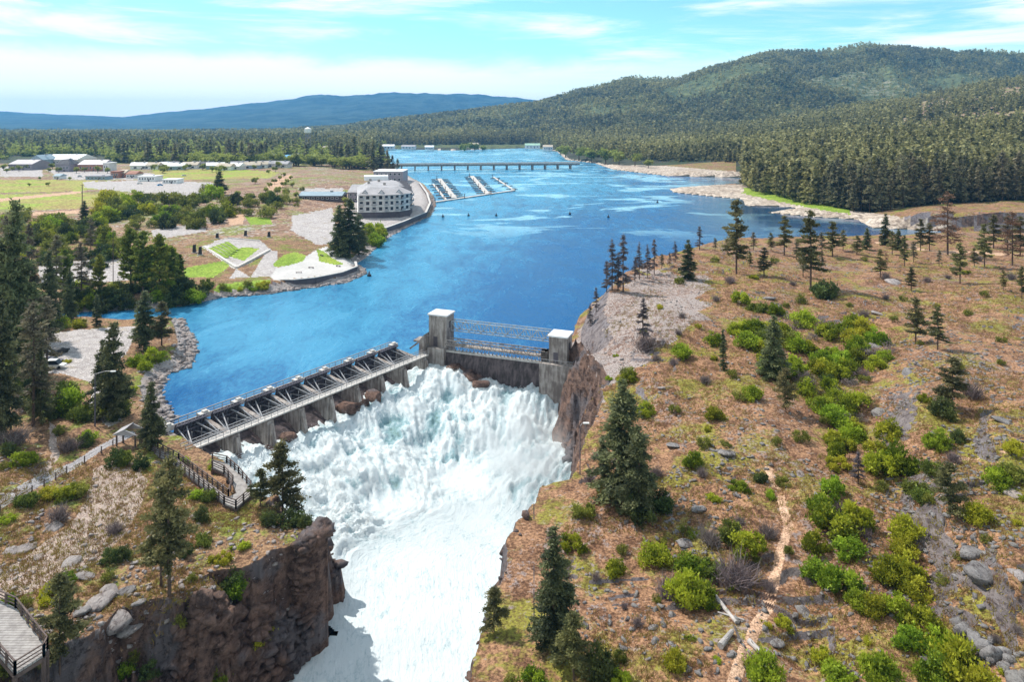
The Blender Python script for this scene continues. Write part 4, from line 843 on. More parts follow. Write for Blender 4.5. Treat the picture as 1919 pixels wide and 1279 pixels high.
# shrub belt along the field and the inlet, left bank
pts = []
belts = [([(190, 372), (300, 368), (420, 360), (430, 400), (395, 422), (250, 425), (190, 410)], 42, (26, 40), ['bright', 'bright', 'mid', 'dark', 'mid']), ([(430, 370), (535, 372), (530, 405), (460, 400), (430, 392)], 12, (20, 32), ['mid', 'dark', 'bright']),
         ([(0, 420), (210, 410), (230, 470), (180, 500), (60, 490), (0, 520)], 46, (26, 42), ['mid', 'dark', 'mid', 'bright']), ([(100, 545), (340, 520), (400, 538), (360, 568), (120, 590)], 40, (26, 42), ['dark', 'dark', 'mid', 'bright']),
         ([(225, 470), (330, 470), (340, 520), (230, 520)], 12, (24, 34), ['mid', 'bright', 'dark']), ([(415, 537), (505, 525), (510, 534), (415, 548)], 8, (16, 20), ['mid', 'low']), ([(0, 395), (110, 400), (90, 430), (0, 440)], 12, (20, 34), ['dark', 'mid']),
         ([(0, 600), (60, 640), (80, 760), (0, 800)], 22, (34, 54), ['dark', 'mid', 'scrub']), ([(540, 340), (580, 350), (560, 395), (480, 350)], 8, (10, 16), ['mid', 'bright']), ([(680, 425), (715, 430), (712, 455), (680, 480)], 5, (26, 36), ['bright', 'dark'])]
for poly, n, (w0, w1), ks in belts:
    xs_ = [q[0] for q in poly]; ys_ = [q[1] for q in poly]; c = 0; tries = 0; loc = []
    while c < n and tries < 4000:
        tries += 1; a, b = random.uniform(min(xs_), max(xs_)), random.uniform(min(ys_), max(ys_))
        if not inside(poly, np.array([a]), np.array([b]))[0] or any((a-q[0])**2+3*(b-q[1])**2 < 100 for q in loc): continue
        loc.append((a, b)); c += 1; k = random.choice(ks)
        bush(k, a, b+6, random.uniform(w0, w1), {'dark': 'dark green thicket shrub', 'bright': 'bright yellow-green thicket shrub', 'low': 'low olive clump', 'mid': 'olive thicket shrub', 'scrub': 'bare greyish shrub'}[k], 'thicket shrubs on the left bank')

place_bushes()
# ------------------------------------------------------------------ the forest
def cand(n, px0, px1, d0, d1):
    px = rng.uniform(px0, px1, n); D = np.sqrt(rng.uniform(d0*d0, d1*d1, n)); return (px-CX)/F*D, D, px
front = [(1392, 352), (1425, 362), (1480, 374), (1600, 396), (1700, 402), (1760, 395), (1850, 398), (2150, 392)]
def forest_ok(x, y, px):
    fy = np.interp(px, [q[0] for q in front], [q[1] for q in front]); zf = np.interp(px, [1392, 1600, 1700, 1900, 2200], [2, 3, 7, 9, 9]); fD = (CH-zf)*F/(fy-HY)
    right = (px > 1392) & (y > fD); mid = (px > 1000) & (px <= 1392) & (y > (CH-2)*F/(np.interp(px, [1000, 1060, 1110, 1200, 1392], [274, 286, 299, 303, 318])-HY)+20)
    left = (px <= 1000) & (y > np.interp(px, [-300, 200, 560, 640, 700, 720, 760, 1000], [1900, 1900, 1800, 1300, 1100, 1650, 1640, 1680]))
    return (right | mid | left) & (sdf(RIVER, x, y) < -3)
# nearest edge trees one by one
x, y, px = cand(9000, 1392, 1960, 440, 900); ok = forest_ok(x, y, px); x, y, px = x[ok], y[ok], px[ok]
x2, y2, px2 = cand(2600, 1050, 1392, 780, 1150); ok = forest_ok(x2, y2, px2); x = np.concatenate([x, x2[ok]]); y = np.concatenate([y, y2[ok]]); px = np.concatenate([px, px2[ok]])
order = np.argsort(y); keep = []; cell = {}
for i in order:
    k = (int(x[i]//4.5), int(y[i]//5.5))
    if k in cell: continue
    cell[k] = 1; keep.append(i)
    if len(keep) > 4000: break
x, y, px = x[keep], y[keep], px[keep]; z = height(x, y)
fD0 = np.interp(px, [1392, 1420, 1480, 1600, 1700, 1919], [600, 560, 500, 430, 425, 440]); depth_in = y-fD0
hgt = rng.uniform(15, 34, len(x))*np.where(px > 1392, 1.0, 0.85)
front_score = np.argsort(np.where(px > 1392, y, y*0.62))
ind = set(front_score[:190].tolist()); EV = KIND['edge_fir']
for i in sorted(ind):
    e = empty('fir_tree', (x[i], y[i], z[i]-0.2), random.random()*6.28); s = hgt[i]; wf = random.uniform(0.9, 1.25); e.scale = (s*wf, s*wf, s); v = EV[i % 5]
    obj('crown', v[0], e); obj('trunk', v[1], e)
    if px[i] > 1392: tag(e, 'tall dark fir in the front rank of the dense forest behind the sandy bank', 'tree', 'firs in the front rank of the forest')
    else: tag(e, 'dark fir at the waterside edge of the forest beyond the far sand bar', 'tree', 'firs at the far waterside')
def lowtree(seed, n, rad, base=0.05, tri=0.1):
    V, T, t, _ = conifer(seed, n=n, rad=rad, base=base, branches=max(24, n//8), tri=tri, droop=0.25, power=0.8, asp=0.42)
    return V, T, t
def lowround(seed, n):
    V, T, t = bushy(seed, n=n, lobes=6, tri=0.14, hh=0.9, low=0.1); return V, T, t
def instance_mesh(name, protos, x, y, z, h, wf, tint, mat, label, cat, group=None):
    Vs = []; Ts = []; As = []; off = 0; n = len(x); pick = rng.integers(0, len(protos), n)
    for k, (V, T, t) in enumerate(protos):
        m = np.nonzero(pick == k)[0]
        if not len(m): continue
        a = rng.random(len(m))*6.283; ca, sa = np.cos(a)[:, None], np.sin(a)[:, None]; s = h[m][:, None]; w = (h[m]*wf[m])[:, None]
        X = (V[None, :, 0]*ca-V[None, :, 1]*sa)*w+x[m][:, None]; Yy = (V[None, :, 0]*sa+V[None, :, 1]*ca)*w+y[m][:, None]; Z = V[None, :, 2]*s+z[m][:, None]
        Vs.append(np.stack([X, Yy, Z], -1).reshape(-1, 3)); Ts.append((T[None]+(np.arange(len(m))*len(V))[:, None, None]).reshape(-1, 3)+off); off += len(m)*len(V)
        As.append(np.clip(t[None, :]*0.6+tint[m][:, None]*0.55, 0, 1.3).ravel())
    o = obj(name, tri_mesh(name, np.concatenate(Vs), np.concatenate(Ts), mat, {'tint': np.concatenate(As)})); tag(o, label, cat, group, 'stuff'); return o
M['forest'] = foliage('forest_needles', (0.055, 0.062, 0.040), (0.44, 0.40, 0.17), 0.35, 0.0)
rest = np.array([i for i in range(len(x)) if i not in ind])
X_, Y_, H_ = [x[rest]], [y[rest]], [hgt[rest]]
instance_mesh('near_forest', [lowtree(40+k, 260, 0.15, 0.08, 0.075) for k in range(5)], x[rest], y[rest], z[rest]-0.3, hgt[rest], rng.uniform(0.9, 1.25, len(rest)), rng.random(len(rest)), M['forest'], 'dense dark fir forest on the flat behind the sandy bank', 'forest')
xm, ym, pm = cand(26000, -40, 1980, 880, 1900); ok = forest_ok(xm, ym, pm) & ((pm > 620) | (rng.random(len(pm)) < 0.3)); ok &= ~((pm > 1690) & (fbm(xm/60, ym/60, 3, 5) > 0.50) & (rng.random(len(pm)) < 0.9)); xm, ym = xm[ok], ym[ok]
instance_mesh('lower_slope_forest', [lowtree(50+k, 90, 0.16, 0.05, 0.11) for k in range(5)], xm, ym, height(xm, ym)-1, rng.uniform(11, 30, len(xm)), rng.uniform(0.8, 1.5, len(xm)), np.clip(rng.random(len(xm))*0.7+(fbm(xm/150, ym/150, 3, 8)-0.35)*1.2, 0, 1.2), M['forest'], 'mixed conifer forest covering the lower slopes across the river', 'forest')
xm, ym, pm = cand(85000, -20, 1960, 1800, 4300); ok = ((pm > 560) | (ym < 3400)); ok &= ~((pm < 1000) & (rng.random(len(pm)) < 0.45)); xm, ym = xm[ok], ym[ok]
th = height(xm, ym, False); nn = fbm(xm/330, ym/330, 4, 15)
ok = ~((nn > 0.60) & (rng.random(len(nn)) < 0.8)); xm, ym, th, nn = xm[ok], ym[ok], th[ok], nn[ok]
instance_mesh('hill_forest', [lowtree(60+k, 26, 0.2, 0.02, 0.2) for k in range(4)], xm, ym, th-2, rng.uniform(9, 27, len(xm)), rng.uniform(0.9, 1.7, len(xm)), np.clip(rng.random(len(xm))*0.5+(nn-0.3)*1.3+(fbm(xm/90, ym/90, 3, 18)-0.5)*1.4, 0, 1.3), M['forest'], 'forest carpeting the tall hills on the right horizon', 'forest')
# town trees
xt, yt, pt = cand(9500, -60, 720, 820, 2100)
lim = np.interp(pt, [-60, 0, 90, 200, 300, 420, 540, 600, 650, 700, 720], [1000, 990, 900, 850, 820, 815, 850, 850, 800, 770, 780])
ok = (yt > lim) & (sdf(RIVER, xt, yt) < -6)
town_clear = [(10, 205, 800, 1080), (196, 260, 700, 900), (505, 565, 930, 1050)]
for a, b, c, d in town_clear: ok &= ~((pt > a) & (pt < b) & (yt > c-60) & (yt < d))
xt, yt, pt = xt[ok], yt[ok], pt[ok]; zt = height(xt, yt); con = rng.random(len(xt)) < 0.13
od = np.argsort(yt); rd = [i for i in od if not con[i]]; cn = [i for i in od if con[i]]
for i in rd[:110]:
    e = empty('broadleaf_tree', (xt[i], yt[i], zt[i]-0.3), random.random()*6.28); s = random.uniform(12, 20); e.scale = (s*1.3, s*1.3, s*0.95); v = ROUND[i % 4]; obj('crown', v[0], e); obj('trunk', v[1], e)
    tag(e, 'rounded olive-green shade tree among the first rows of trees in the town', 'tree', 'shade trees at the near side of town')
for i in cn[:55]:
    e = empty('fir_tree', (xt[i], yt[i], zt[i]-0.3), random.random()*6.28); s = random.uniform(18, 32); e.scale = (s*1.4, s*1.4, s); v = EV[i % 5]; obj('crown', v[0], e); obj('trunk', v[1], e)
    tag(e, 'dark pointed conifer among the first rows of trees in the town', 'tree', 'conifers at the near side of town')
r1 = np.array(rd[110:]); r2 = np.array(cn[55:])
instance_mesh('town_trees', [lowround(80+k, 200) for k in range(4)], xt[r1], yt[r1], zt[r1]-0.5, rng.uniform(11, 20, len(r1)), rng.uniform(1.0, 1.5, len(r1)), rng.random(len(r1)), M['town_leaves'], 'rounded green trees filling the town farther back', 'trees')
instance_mesh('town_conifers', [lowtree(90+k, 120, 0.19, 0.05, 0.1) for k in range(4)], xt[r2], yt[r2], zt[r2]-0.5, rng.uniform(17, 30, len(r2)), rng.uniform(1.0, 1.3, len(r2)), rng.random(len(r2))*0.5, M['forest'], 'dark pointed conifers standing through the town farther back', 'trees')
for i, (a, b, w) in enumerate([(505, 352, 12), (515, 345, 12), (524, 338, 11), (532, 333, 11), (538, 345, 12), (530, 352, 14), (498, 362, 14), (545, 338, 10), (478, 345, 15), (470, 380, 22), (445, 372, 18), (548, 352, 12), (520, 365, 18), (508, 372, 18), (490, 375, 16), (555, 372, 14), (648, 385, 18), (652, 395, 20), (130, 338, 8), (55, 350, 8), (90, 349, 9), (75, 338, 8)]):
    p = on(a, b); s = w*p[1]/F*1.1; e = empty('broadleaf_tree', tuple(p), random.random()*6); e.scale = (s, s, s*0.9); v = ROUND[i % 4]; obj('crown', v[0], e); obj('trunk', v[1], e)
    say(e, 'small round street tree', 'tree', a, b, s)
for i in range(44):
    a, b = random.uniform(0, 530), random.uniform(315, 326); w = random.uniform(9, 15)
    if 100 < a < 150 and b < 322: b += 6
    p = on(a, b); s = w*p[1]/F*1.1; e = empty('broadleaf_tree', tuple(p), random.random()*6); e.scale = (s, s, s*0.9); v = ROUND[i % 4]; obj('crown', v[0], e); obj('trunk', v[1], e)
    tag(e, 'low round green tree beside the buildings along the near edge of town', 'tree', 'low trees along the near edge of town')
# broadleaf trees at the far bridge end
for i, (a, b, w) in enumerate([(1060, 292, 26), (1085, 298, 30), (1108, 302, 30), (1135, 305, 34), (1160, 306, 30), (1190, 308, 28), (1215, 312, 20), (1050, 288, 20), (870, 283, 20), (890, 283, 22), (905, 282, 16), (1150, 300, 26), (1100, 296, 26)]):
    p = on(a, b+3); s = w*p[1]/F*1.1; e = empty('broadleaf_tree', tuple(p), random.random()*6); e.scale = (s, s, s*0.9); v = ROUND[i % 4]; obj('crown', v[0], e); obj('trunk', v[1], e)
    tag(e, 'light green round tree on the far shore near the end of the road bridge', 'tree', 'round trees at the far end of the road bridge')
for i, (a, b, t) in enumerate([(712, 318, 270), (700, 320, 262), (726, 320, 280), (686, 312, 268), (664, 306, 252), (735, 322, 290), (745, 324, 296), (650, 305, 270), (718, 312, 275), (640, 305, 275), (628, 300, 272)]):
    T_('edge_fir', a, b, t, label='dark conifer in the clump at the near end of the road bridge', name='fir_tree', group='conifers at the near end of the road bridge', wf=1.5)
# ------------------------------------------------------------------ the dam
def L3(u, v, z): q = DB0+du*u+dv*v; return (float(q[0]), float(q[1]), float(z))
AX = (du[0], du[1], 0)
dam = empty('spillway_dam', L3(DL/2, DW/2, 0)); tag(dam, 'long low concrete spillway dam with eight dark steel gates slanting across the river', 'dam')
dam_inv = Matrix.Translation(-Vector(dam.location))
def dpart(mb, name, mat, parent=None):
    me = mb.mesh(name, mat); me.transform(dam_inv); return obj(name, me, parent or dam)
NB = 8; BAY = DL/NB
ap = MB(); ap.prism([L3(DL/2, -0.6, -6), L3(DL/2, -0.6, -0.8), L3(DL/2, 1.6, -0.5), L3(DL/2, 8, -2.4), L3(DL/2, 12.5, -4.4), L3(DL/2, 12.5, -9), L3(DL/2, -0.6, -9)], AX, DL+4)
dpart(ap, 'apron', M['wet_concrete'])
for i in range(NB+1):
    u = i*BAY; pr = MB()
    pr.prism([L3(u, -1.2, -6), L3(u, -1.2, 1.7), L3(u, 1.0, 1.9), L3(u, 8.6, 1.15), L3(u, 8.6, -6)], AX, 0.95)
    p_ = dpart(pr, 'pier', M['dam_concrete'])
    c = MB(); c.prism([L3(u, 8.6, -7), L3(u, 8.6, 1.5), L3(u, 10.6, 1.5), L3(u, 10.9, -1.5), L3(u, 10.9, -7)], AX, 1.5)
    c.prism([L3(u, 11.0, 1.1), L3(u, 11.25, 1.1), L3(u, 12.6, -4.2), L3(u, 11.1, -4.2)], AX, 0.8); dpart(c, 'column', M['dam_concrete'], p_)
    b = MB(); rz = math.atan2(du[1], du[0]); b.box(L3(u, -0.3, 2.55), (2.2, 1.3, 1.0), rz); b.box(L3(u+0.2, -0.3, 3.2), (1.0, 0.8, 0.35), rz); b.bar(L3(u, 0.3, 1.9), L3(u, 0.3, 3.0), 0.2)
    dpart(b, 'gate_hoist', M['cap_concrete'])
for i in range(NB):
    u0, u1 = i*BAY+0.5, (i+1)*BAY-0.5; g = MB(); Rg = 6.6; cvz = (7.6, 0.6)
    an = [math.radians(a) for a in (-22, -14, -6, 2, 10, 18, 26)]
    pt = lambda u, a, r: L3(u, cvz[0]-r*math.cos(a), cvz[1]+r*math.sin(a))
    for a, b in zip(an[:-1], an[1:]):
        g.add([pt(u0, a, Rg), pt(u1, a, Rg), pt(u1, b, Rg), pt(u0, b, Rg), pt(u0, a, Rg-.1), pt(u1, a, Rg-.1), pt(u1, b, Rg-.1), pt(u0, b, Rg-.1)], [(0, 1, 2, 3), (7, 6, 5, 4), (0, 4, 5, 1), (3, 2, 6, 7), (0, 3, 7, 4), (1, 5, 6, 2)])
    face = dpart(g, 'gate', M['gate_steel'])
    rb = MB()
    for k in range(9):
        uu = u0+(u1-u0)*(k+0.5)/9
        for a, b in zip(an[:-1], an[1:]): rb.bar(pt(uu, a, Rg-0.25), pt(uu, b, Rg-0.25), 0.13, 0.35)
    for a in (an[0]+.02, an[2], an[4], an[6]-.02): rb.bar(pt(u0, a, Rg-0.5), pt(u1, a, Rg-0.5), 0.2, 0.25)
    dpart(rb, 'ribs', M['gate_steel'], face)
    am = MB()
    for uu in (u0+0.5, u0+2.2, u1-2.2, u1-0.5):
        e_ = L3(u0+0.15 if uu < (u0+u1)/2 else u1-0.15, cvz[0], cvz[1])
        for a in (an[1], an[3], an[5]): am.bar(pt(uu, a, Rg-0.4), e_, 0.2)
        am.bar(pt(uu, an[1], 4.2), pt(uu, an[5], 4.2), 0.14)
    dpart(am, 'gate_arm', M['rail_steel'], face)
wk = MB(); wk.prism([L3(DL/2-1, 9.0, 1.75), L3(DL/2-1, 10.6, 1.75), L3(DL/2-1, 10.6, 2.02), L3(DL/2-1, 9.0, 2.02)], AX, DL+5); dpart(wk, 'walkway', M['cap_concrete'])
for v in (9.05, 10.55):
    rl = MB()
    for h in (0.55, 1.05): rl.bar(L3(-2.5, v, 2.0+h), L3(DL+1.5, v, 2.0+h), 0.09)
    for k in range(44): u = -2.5+k*(DL+4)/43; rl.bar(L3(u, v, 2.0), L3(u, v, 3.08), 0.08)
    dpart(rl, 'handrail', M['rail_steel'])
bk = MB(); bk.bar(L3(-4, -1.6, 1.85), L3(DL+1, -1.6, 1.85), 1.1, 0.25)
dpart(bk, 'upstream_walkway', M['dam_concrete'])
rl = MB(); rl.bar(L3(-4, -2.1, 2.95), L3(DL+1, -2.1, 2.95), 0.16); rl.bar(L3(-4, -2.1, 2.4), L3(DL+1, -2.1, 2.4), 0.1)
for k in range(36): u = -4+k*(DL+5)/35; rl.bar(L3(u, -2.1, 1.9), L3(u, -2.1, 2.95), 0.09)
dpart(rl, 'cable_rail', M['rail_steel'])
ab = MB(); ab.prism([L3(-3.4, -2.5, -8), L3(-3.4, -2.5, 1.7), L3(-3.4, 11.5, 1.7), L3(-3.4, 11.5, -8)], AX, 5.6); dpart(ab, 'abutment', M['dam_concrete'])
# towers
def W3(u, v, z): q = TWL+wu*u+wv*v; return (float(q[0]), float(q[1]), float(z))
WX = (wu[0], wu[1], 0); wrz = math.atan2(wu[1], wu[0])
def gate_tower(u, v, w, dpt, zb, zt, zbase, base_w, label):
    c = W3(u, v, 0); e = empty('dam_tower', c); tag(e, label, 'tower'); ox, oy = c[0], c[1]
    def add(mb, name, mat, par=None):
        me = mb.mesh(name, mat); me.transform(Matrix.Translation((-ox, -oy, 0))); return obj(name, me, par or e)
    b = MB(); b.box((ox, oy, (zb+zt)/2), (w, dpt, zt-zb), wrz); sh = add(b, 'shaft', M['dam_concrete'])
    b = MB(); b.box((ox, oy, zt+0.18), (w+0.5, dpt+0.5, 0.36), wrz); add(b, 'roof_slab', M['whiteroof'])
    b = MB(); b.box((ox, oy, (zbase+zb)/2), (base_w, dpt+2.6, zb-zbase-0.02), wrz); add(b, 'base_pier', M['dam_concrete'])
    b = MB(); q = W3(u-w*0.12, v+dpt/2+0.03, (zb+zt)/2); b.box((q[0], q[1], zb+1.3), (1.1, 0.12, 2.4), wrz); add(b, 'door', M['darkbase'])
    b = MB(); q = W3(u+w/2+0.03, v, zt-2.4); b.box(q, (0.12, 1.4, 1.6), wrz); add(b, 'opening', M['darkbase'])
    return e, add
e1, add1 = gate_tower(0, -1.0, 4.9, 4.4, 3.2, 11.0, -9, 4.6, 'left concrete dam tower with a white flat roof where the two dam arms meet')
b = MB(); b.prism([W3(-2.6, 2.2, -6), W3(-4.4, 2.2, -6), W3(-3.8, 2.2, 5.2), W3(-2.6, 2.2, 6.6)], (wv[0], wv[1], 0), 3.2); add1(b, 'buttress', M['dam_concrete'])
b = MB(); b.box(W3(-4.6, -0.4, 4.0), (4.4, 3.4, 0.4), wrz)
b.bar(W3(-2.4, 1.8, 6.0), W3(-7.2, 2.2, 2.3), 0.8, 0.4); add1(b, 'stair', M['dam_concrete'])
e2, add2 = gate_tower(WL+0.3, 0.3, 4.4, 4.6, 3.3, 9.4, -14, 8.4, 'right concrete dam tower with a white flat roof against the cliff')
b = MB()
for k in range(2): b.box(W3(WL-3.2, 1.2+k*0.0, 4.5), (1.6, 2.0, 2.3), wrz)
add2(b, 'winch_house', M['dam_concrete'])
b = MB()
for s in (-4.2, 4.2): b.bar(W3(WL+s, 3.7, 4.3), W3(WL+s, -2, 4.3), 0.08)
b.bar(W3(WL-4.2, 3.7, 4.3), W3(WL+4.2, 3.7, 4.3), 0.08)
for k in range(7): b.bar(W3(WL-4.2+k*1.4, 3.7, 3.3), W3(WL-4.2+k*1.4, 3.7, 4.3), 0.07)
add2(b, 'handrail', M['rail_steel'])
u0, u1 = 2.6, WL-3.0
def truss(name, v, z0, z1, mat, n, label, cat, w=0.22, deck=None):
    e = empty(name, W3((u0+u1)/2, v, z0)); tag(e, label, cat); inv = Matrix.Translation(-Vector(e.location))
    def ad(mb, nm, mt): me = mb.mesh(nm, mt); me.transform(inv); return obj(nm, me, e)
    for vv in (v-0.9, v+0.9):
        c = MB(); c.bar(W3(u0, vv, z1), W3(u1, vv, z1), w); c.bar(W3(u0, vv, z0), W3(u1, vv, z0), w); ad(c, 'chord', mat)
        l = MB()
        for k in range(n):
            a = u0+(u1-u0)*k/n; b_ = u0+(u1-u0)*(k+1)/n
            l.bar(W3(a, vv, z0), W3(a, vv, z1), w*0.6); l.bar(W3(a, vv, z0 if k % 2 else z1), W3(b_, vv, z1 if k % 2 else z0), w*0.6)
        ad(l, 'lattice', mat)
    if deck:
        d = MB(); d.prism([W3((u0+u1)/2, v-0.8, z0+.1), W3((u0+u1)/2, v+0.8, z0+.1), W3((u0+u1)/2, v+0.8, z0+.22), W3((u0+u1)/2, v-0.8, z0+.22)], WX, u1-u0); ad(d, 'deck', deck)
    return e
truss('truss_bridge', -2.2, 6.9, 9.3, M['truss_steel'], 16, 'pale open lattice truss spanning high between the two dam towers', 'truss', 0.2)
truss('walkway_truss', 1.4, 4.3, 5.6, M['dam_concrete'], 18, 'lower brown lattice walkway between the two dam towers above the dark gate wall', 'walkway', 0.22, M['dam_concrete'])
sg = empty('sector_gate', W3((u0+u1)/2, 1.2, 0)); tag(sg, 'long dark steel gate wall between the two dam towers with water behind', 'gate'); inv = Matrix.Translation(-Vector(sg.location))
def sga(mb, nm, mt): me = mb.mesh(nm, mt); me.transform(inv); return obj(nm, me, sg)
um = (u0+u1)/2; g = MB(); g.prism([W3(um, -0.4, -9), W3(um, -0.4, 2.1), W3(um, 0.8, 2.1), W3(um, 1.6, 0), W3(um, 2.1, -3), W3(um, 3.0, -9)], WX, u1-u0+0.8); sga(g, 'gate_wall', M['wet_concrete'])
g = MB(); g.prism([W3(um, -0.1, 2.1), W3(um, 1.0, 2.1), W3(um, 1.0, 2.5), W3(um, -0.1, 2.5)], WX, u1-u0+0.6); sga(g, 'crest_beam', M['cap_concrete'])
g = MB()
for k in range(26):
    a = u0+(u1-u0)*k/26; b_ = u0+(u1-u0)*(k+1)/26
    g.bar(W3(a, 0.5, 2.5), W3(a, 1.0, 4.2), 0.14); g.bar(W3(a, 0.5, 2.5), W3(b_, 1.0, 4.2), 0.1)
sga(g, 'bracing', M['dam_concrete'])

# ------------------------------------------------------------------ timber decks, paths
def deck_rail(pts3, parent, posts=1.6, h=1.1, name='railing'):
    r_ = MB(); 
    for a, b in zip(pts3[:-1], pts3[1:]):
        a, b = Vector(a), Vector(b); L_ = (b-a).length; n = max(1, int(L_/posts))
        for z in (h, h*0.62, h*0.3): r_.bar(a+Vector((0, 0, z)), b+Vector((0, 0, z)), 0.07 if z < h else 0.14, 0.10)
        for k in range(n+1): q = a.lerp(b, k/n); r_.bar(q+Vector((0, 0, -0.2)), q+Vector((0, 0, h+0.05)), 0.2)
    return r_
def deck(name, outline, z, label, rails, thick=0.25, legs=True, boards=None):
    c = np.mean([p[:2] for p in outline], 0); e = empty(name, (c[0], c[1], z)); tag(e, label, 'deck'); inv = Matrix.Translation((-c[0], -c[1], -z))
    def ad(mb, nm, mt): me = mb.mesh(nm, mt); me.transform(inv); return obj(nm, me, e)
    b = MB(); b.prism([(p[0], p[1], z-thick/2) for p in outline], (0, 0, 1), thick); ad(b, 'floor_boards', M['planks'])
    f = MB()
    for p, q in zip(outline, list(outline[1:])+[outline[0]]): f.bar((p[0], p[1], z-0.45), (q[0], q[1], z-0.45), 0.16, 0.38)
    ad(f, 'fascia', M['dark_wood'])
    for ra in rails:
        ad(deck_rail([(p[0], p[1], z) for p in ra], e), 'railing', M['dark_wood'])
    for p in outline:
        q = p; hz = float(height(np.array([q[0]]), np.array([q[1]]))[0])
        if z-hz > 0.4: l = MB(); l.bar((q[0], q[1], hz-0.5), (q[0], q[1], z-0.3), 0.3); ad(l, 'leg', M['dark_wood'])
    return e
zq = 3.3
Q = lambda a, b, z=zq: P(a, b, z)[:2]
vd = [Q(398, 862), Q(425, 868), Q(447, 888), Q(470, 916), Q(470, 928), Q(442, 952), Q(420, 944), Q(330, 872), Q(262, 835), Q(268, 828), Q(335, 862), Q(428, 932), Q(443, 925), Q(436, 905), Q(420, 886), Q(398, 876)]
deck('viewing_deck', vd, zq, 'pointed timber viewing deck beside the rapids with dark railings and boardwalk', [[vd[0], vd[1], vd[2], vd[3], vd[4], vd[5], vd[6], vd[7], vd[8]], [vd[9], vd[10], vd[11], vd[13], vd[14], vd[15]]])
zd = 7.0
ld = [Q(-60, 1100, zd), Q(30, 1140, zd), Q(88, 1215, zd), Q(82, 1228, zd), Q(28, 1262, zd), Q(-30, 1195, zd), Q(-60, 1190, zd)]
deck('lower_deck', ld, zd, 'pale timber deck with a dark railing in the bottom left corner', [[ld[0], ld[1], ld[2], ld[3], ld[4], ld[5], ld[6]]])
# shelter frame at the end of the footpath
p = on(242, 836); s_ = empty('entry_shelter', tuple(p)); tag(s_, 'small dark timber entry frame where the paved path meets the boardwalk', 'shelter')
for a in (-1.6, 1.6):
    for c in (-1, 1): b = MB(); b.bar((a, c, -0.3), (a, c, 2.4), 0.22); b.build('post', M['dark_wood'], s_)
b = MB(); b.prism([(-2, -1.3, 2.4), (0, -1.3, 3.3), (2, -1.3, 2.4)], (0, 1, 0), 0.2); b.prism([(-2, 1.3, 2.4), (0, 1.3, 3.3), (2, 1.3, 2.4)], (0, 1, 0), 0.2)
b.add([(-2.1, -1.5, 2.38), (0, -1.5, 3.35), (0, 1.5, 3.35), (-2.1, 1.5, 2.38), (-2.1, -1.5, 2.5), (0, -1.5, 3.47), (0, 1.5, 3.47), (-2.1, 1.5, 2.5)], [(0, 1, 2, 3), (4, 5, 6, 7), (0, 1, 5, 4), (2, 3, 7, 6), (0, 3, 7, 4), (1, 2, 6, 5)]); b.build('roof', M['greyroof'], s_)
# footpath fence
fp = [on(a, b) for a, b in [(0, 962), (60, 925), (125, 888), (190, 850), (232, 826)]]
fe = empty('path_fence', tuple(fp[2])); tag(fe, 'low post and wire fence along the downhill edge of the grey paved footpath', 'fence'); inv = Matrix.Translation(-Vector(fp[2]))
pw = MB()
for a, b in zip(fp[:-1], fp[1:]):
    a, b = Vector(a), Vector(b); n = max(2, int((b-a).length/2.4))
    for z in (0.5, 0.95): pw.bar(a+Vector((0, 0, z)), b+Vector((0, 0, z)), 0.05)
    for k in range(n):
        q = a.lerp(b, k/n); m_ = MB(); m_.bar(q-Vector((0, 0, .3)), q+Vector((0, 0, 1.15)), 0.14); me = m_.mesh('post', M['dark_wood']); me.transform(inv); obj('post', me, fe)
me = pw.mesh('wire', M['rail_steel']); me.transform(inv); obj('wire', me, fe)

# ------------------------------------------------------------------ poles and lamps
def pole(px, base, top, label, name='utility_pole', arm=None, cross=False, cat='pole', r0=0.14):
    p = on(px, base); h = (base-top)*p[1]/F; e = empty(name, tuple(p)); tag(e, label, cat)
    b = MB(); b.tube((0, 0, -0.4), (0, 0, h), r0, r0*0.65, 8); b.build('post', M['dark_wood'] if not arm else M['gate_steel'], e)
    if arm:
        b = MB(); b.tube((0, 0, h-0.15), (arm*0.6, 0, h+0.35), 0.06, 0.05); b.tube((arm*0.6, 0, h+0.35), (arm, 0, h+0.4), 0.05); b.build('bracket', M['rail_steel'], e)
        b = MB(); b.box((arm+0.35, 0, h+0.36), (0.9, 0.34, 0.16)); b.box((arm+0.3, 0, h+0.26), (0.5, 0.24, 0.08)); b.build('lamp_head', M['white'], e)
    if cross:
        b = MB(); b.box((0, 0, h-0.7), (2.2, 0.14, 0.16)); b.build('crossarm', M['dark_wood'], e)
    return e
pole(178, 800, 700, 'tall street lamp with a long arm beside the gravel parking lot', 'street_lamp', arm=3.0, cat='street lamp')
pole(212, 532, 430, 'wooden utility pole standing in front of the trees by the inlet', cross=True)
pole(154, 402, 345, 'brown wooden utility pole with a crossarm in the green field', cross=True, r0=0.3)
pole(1087, 890, 798, 'thin pole with a lamp on the gorge rim left of the largest fir', 'rim_pole', arm=0.6, cat='pole', r0=0.09)
for i, (px, b, t) in enumerate([(364, 474, 458), (375, 478, 462), (407, 447, 437), (460, 443, 432), (504, 445, 434)]):
    p = on(px, b); h = (b-t)*p[1]/F; e = empty('stone_marker', tuple(p)); tag(e, ['black', 'squat black', 'slim black', 'dark', 'tall dark'][i]+' upright marker, number '+['one', 'two', 'three', 'four', 'five'][i]+' from the left around the terraced lawn', 'marker')
    m_ = MB(); m_.prism([(-.7, 0, 0), (.7, 0, 0), (.55, 0, h), (-.45, 0, h*0.93)], (0, 1, 0), .7); m_.build('slab', M['black'], e); m_ = MB(); m_.box((0, 0, .1), (2, 1.4, .3)); m_.build('plinth', M['cap_concrete'], e)
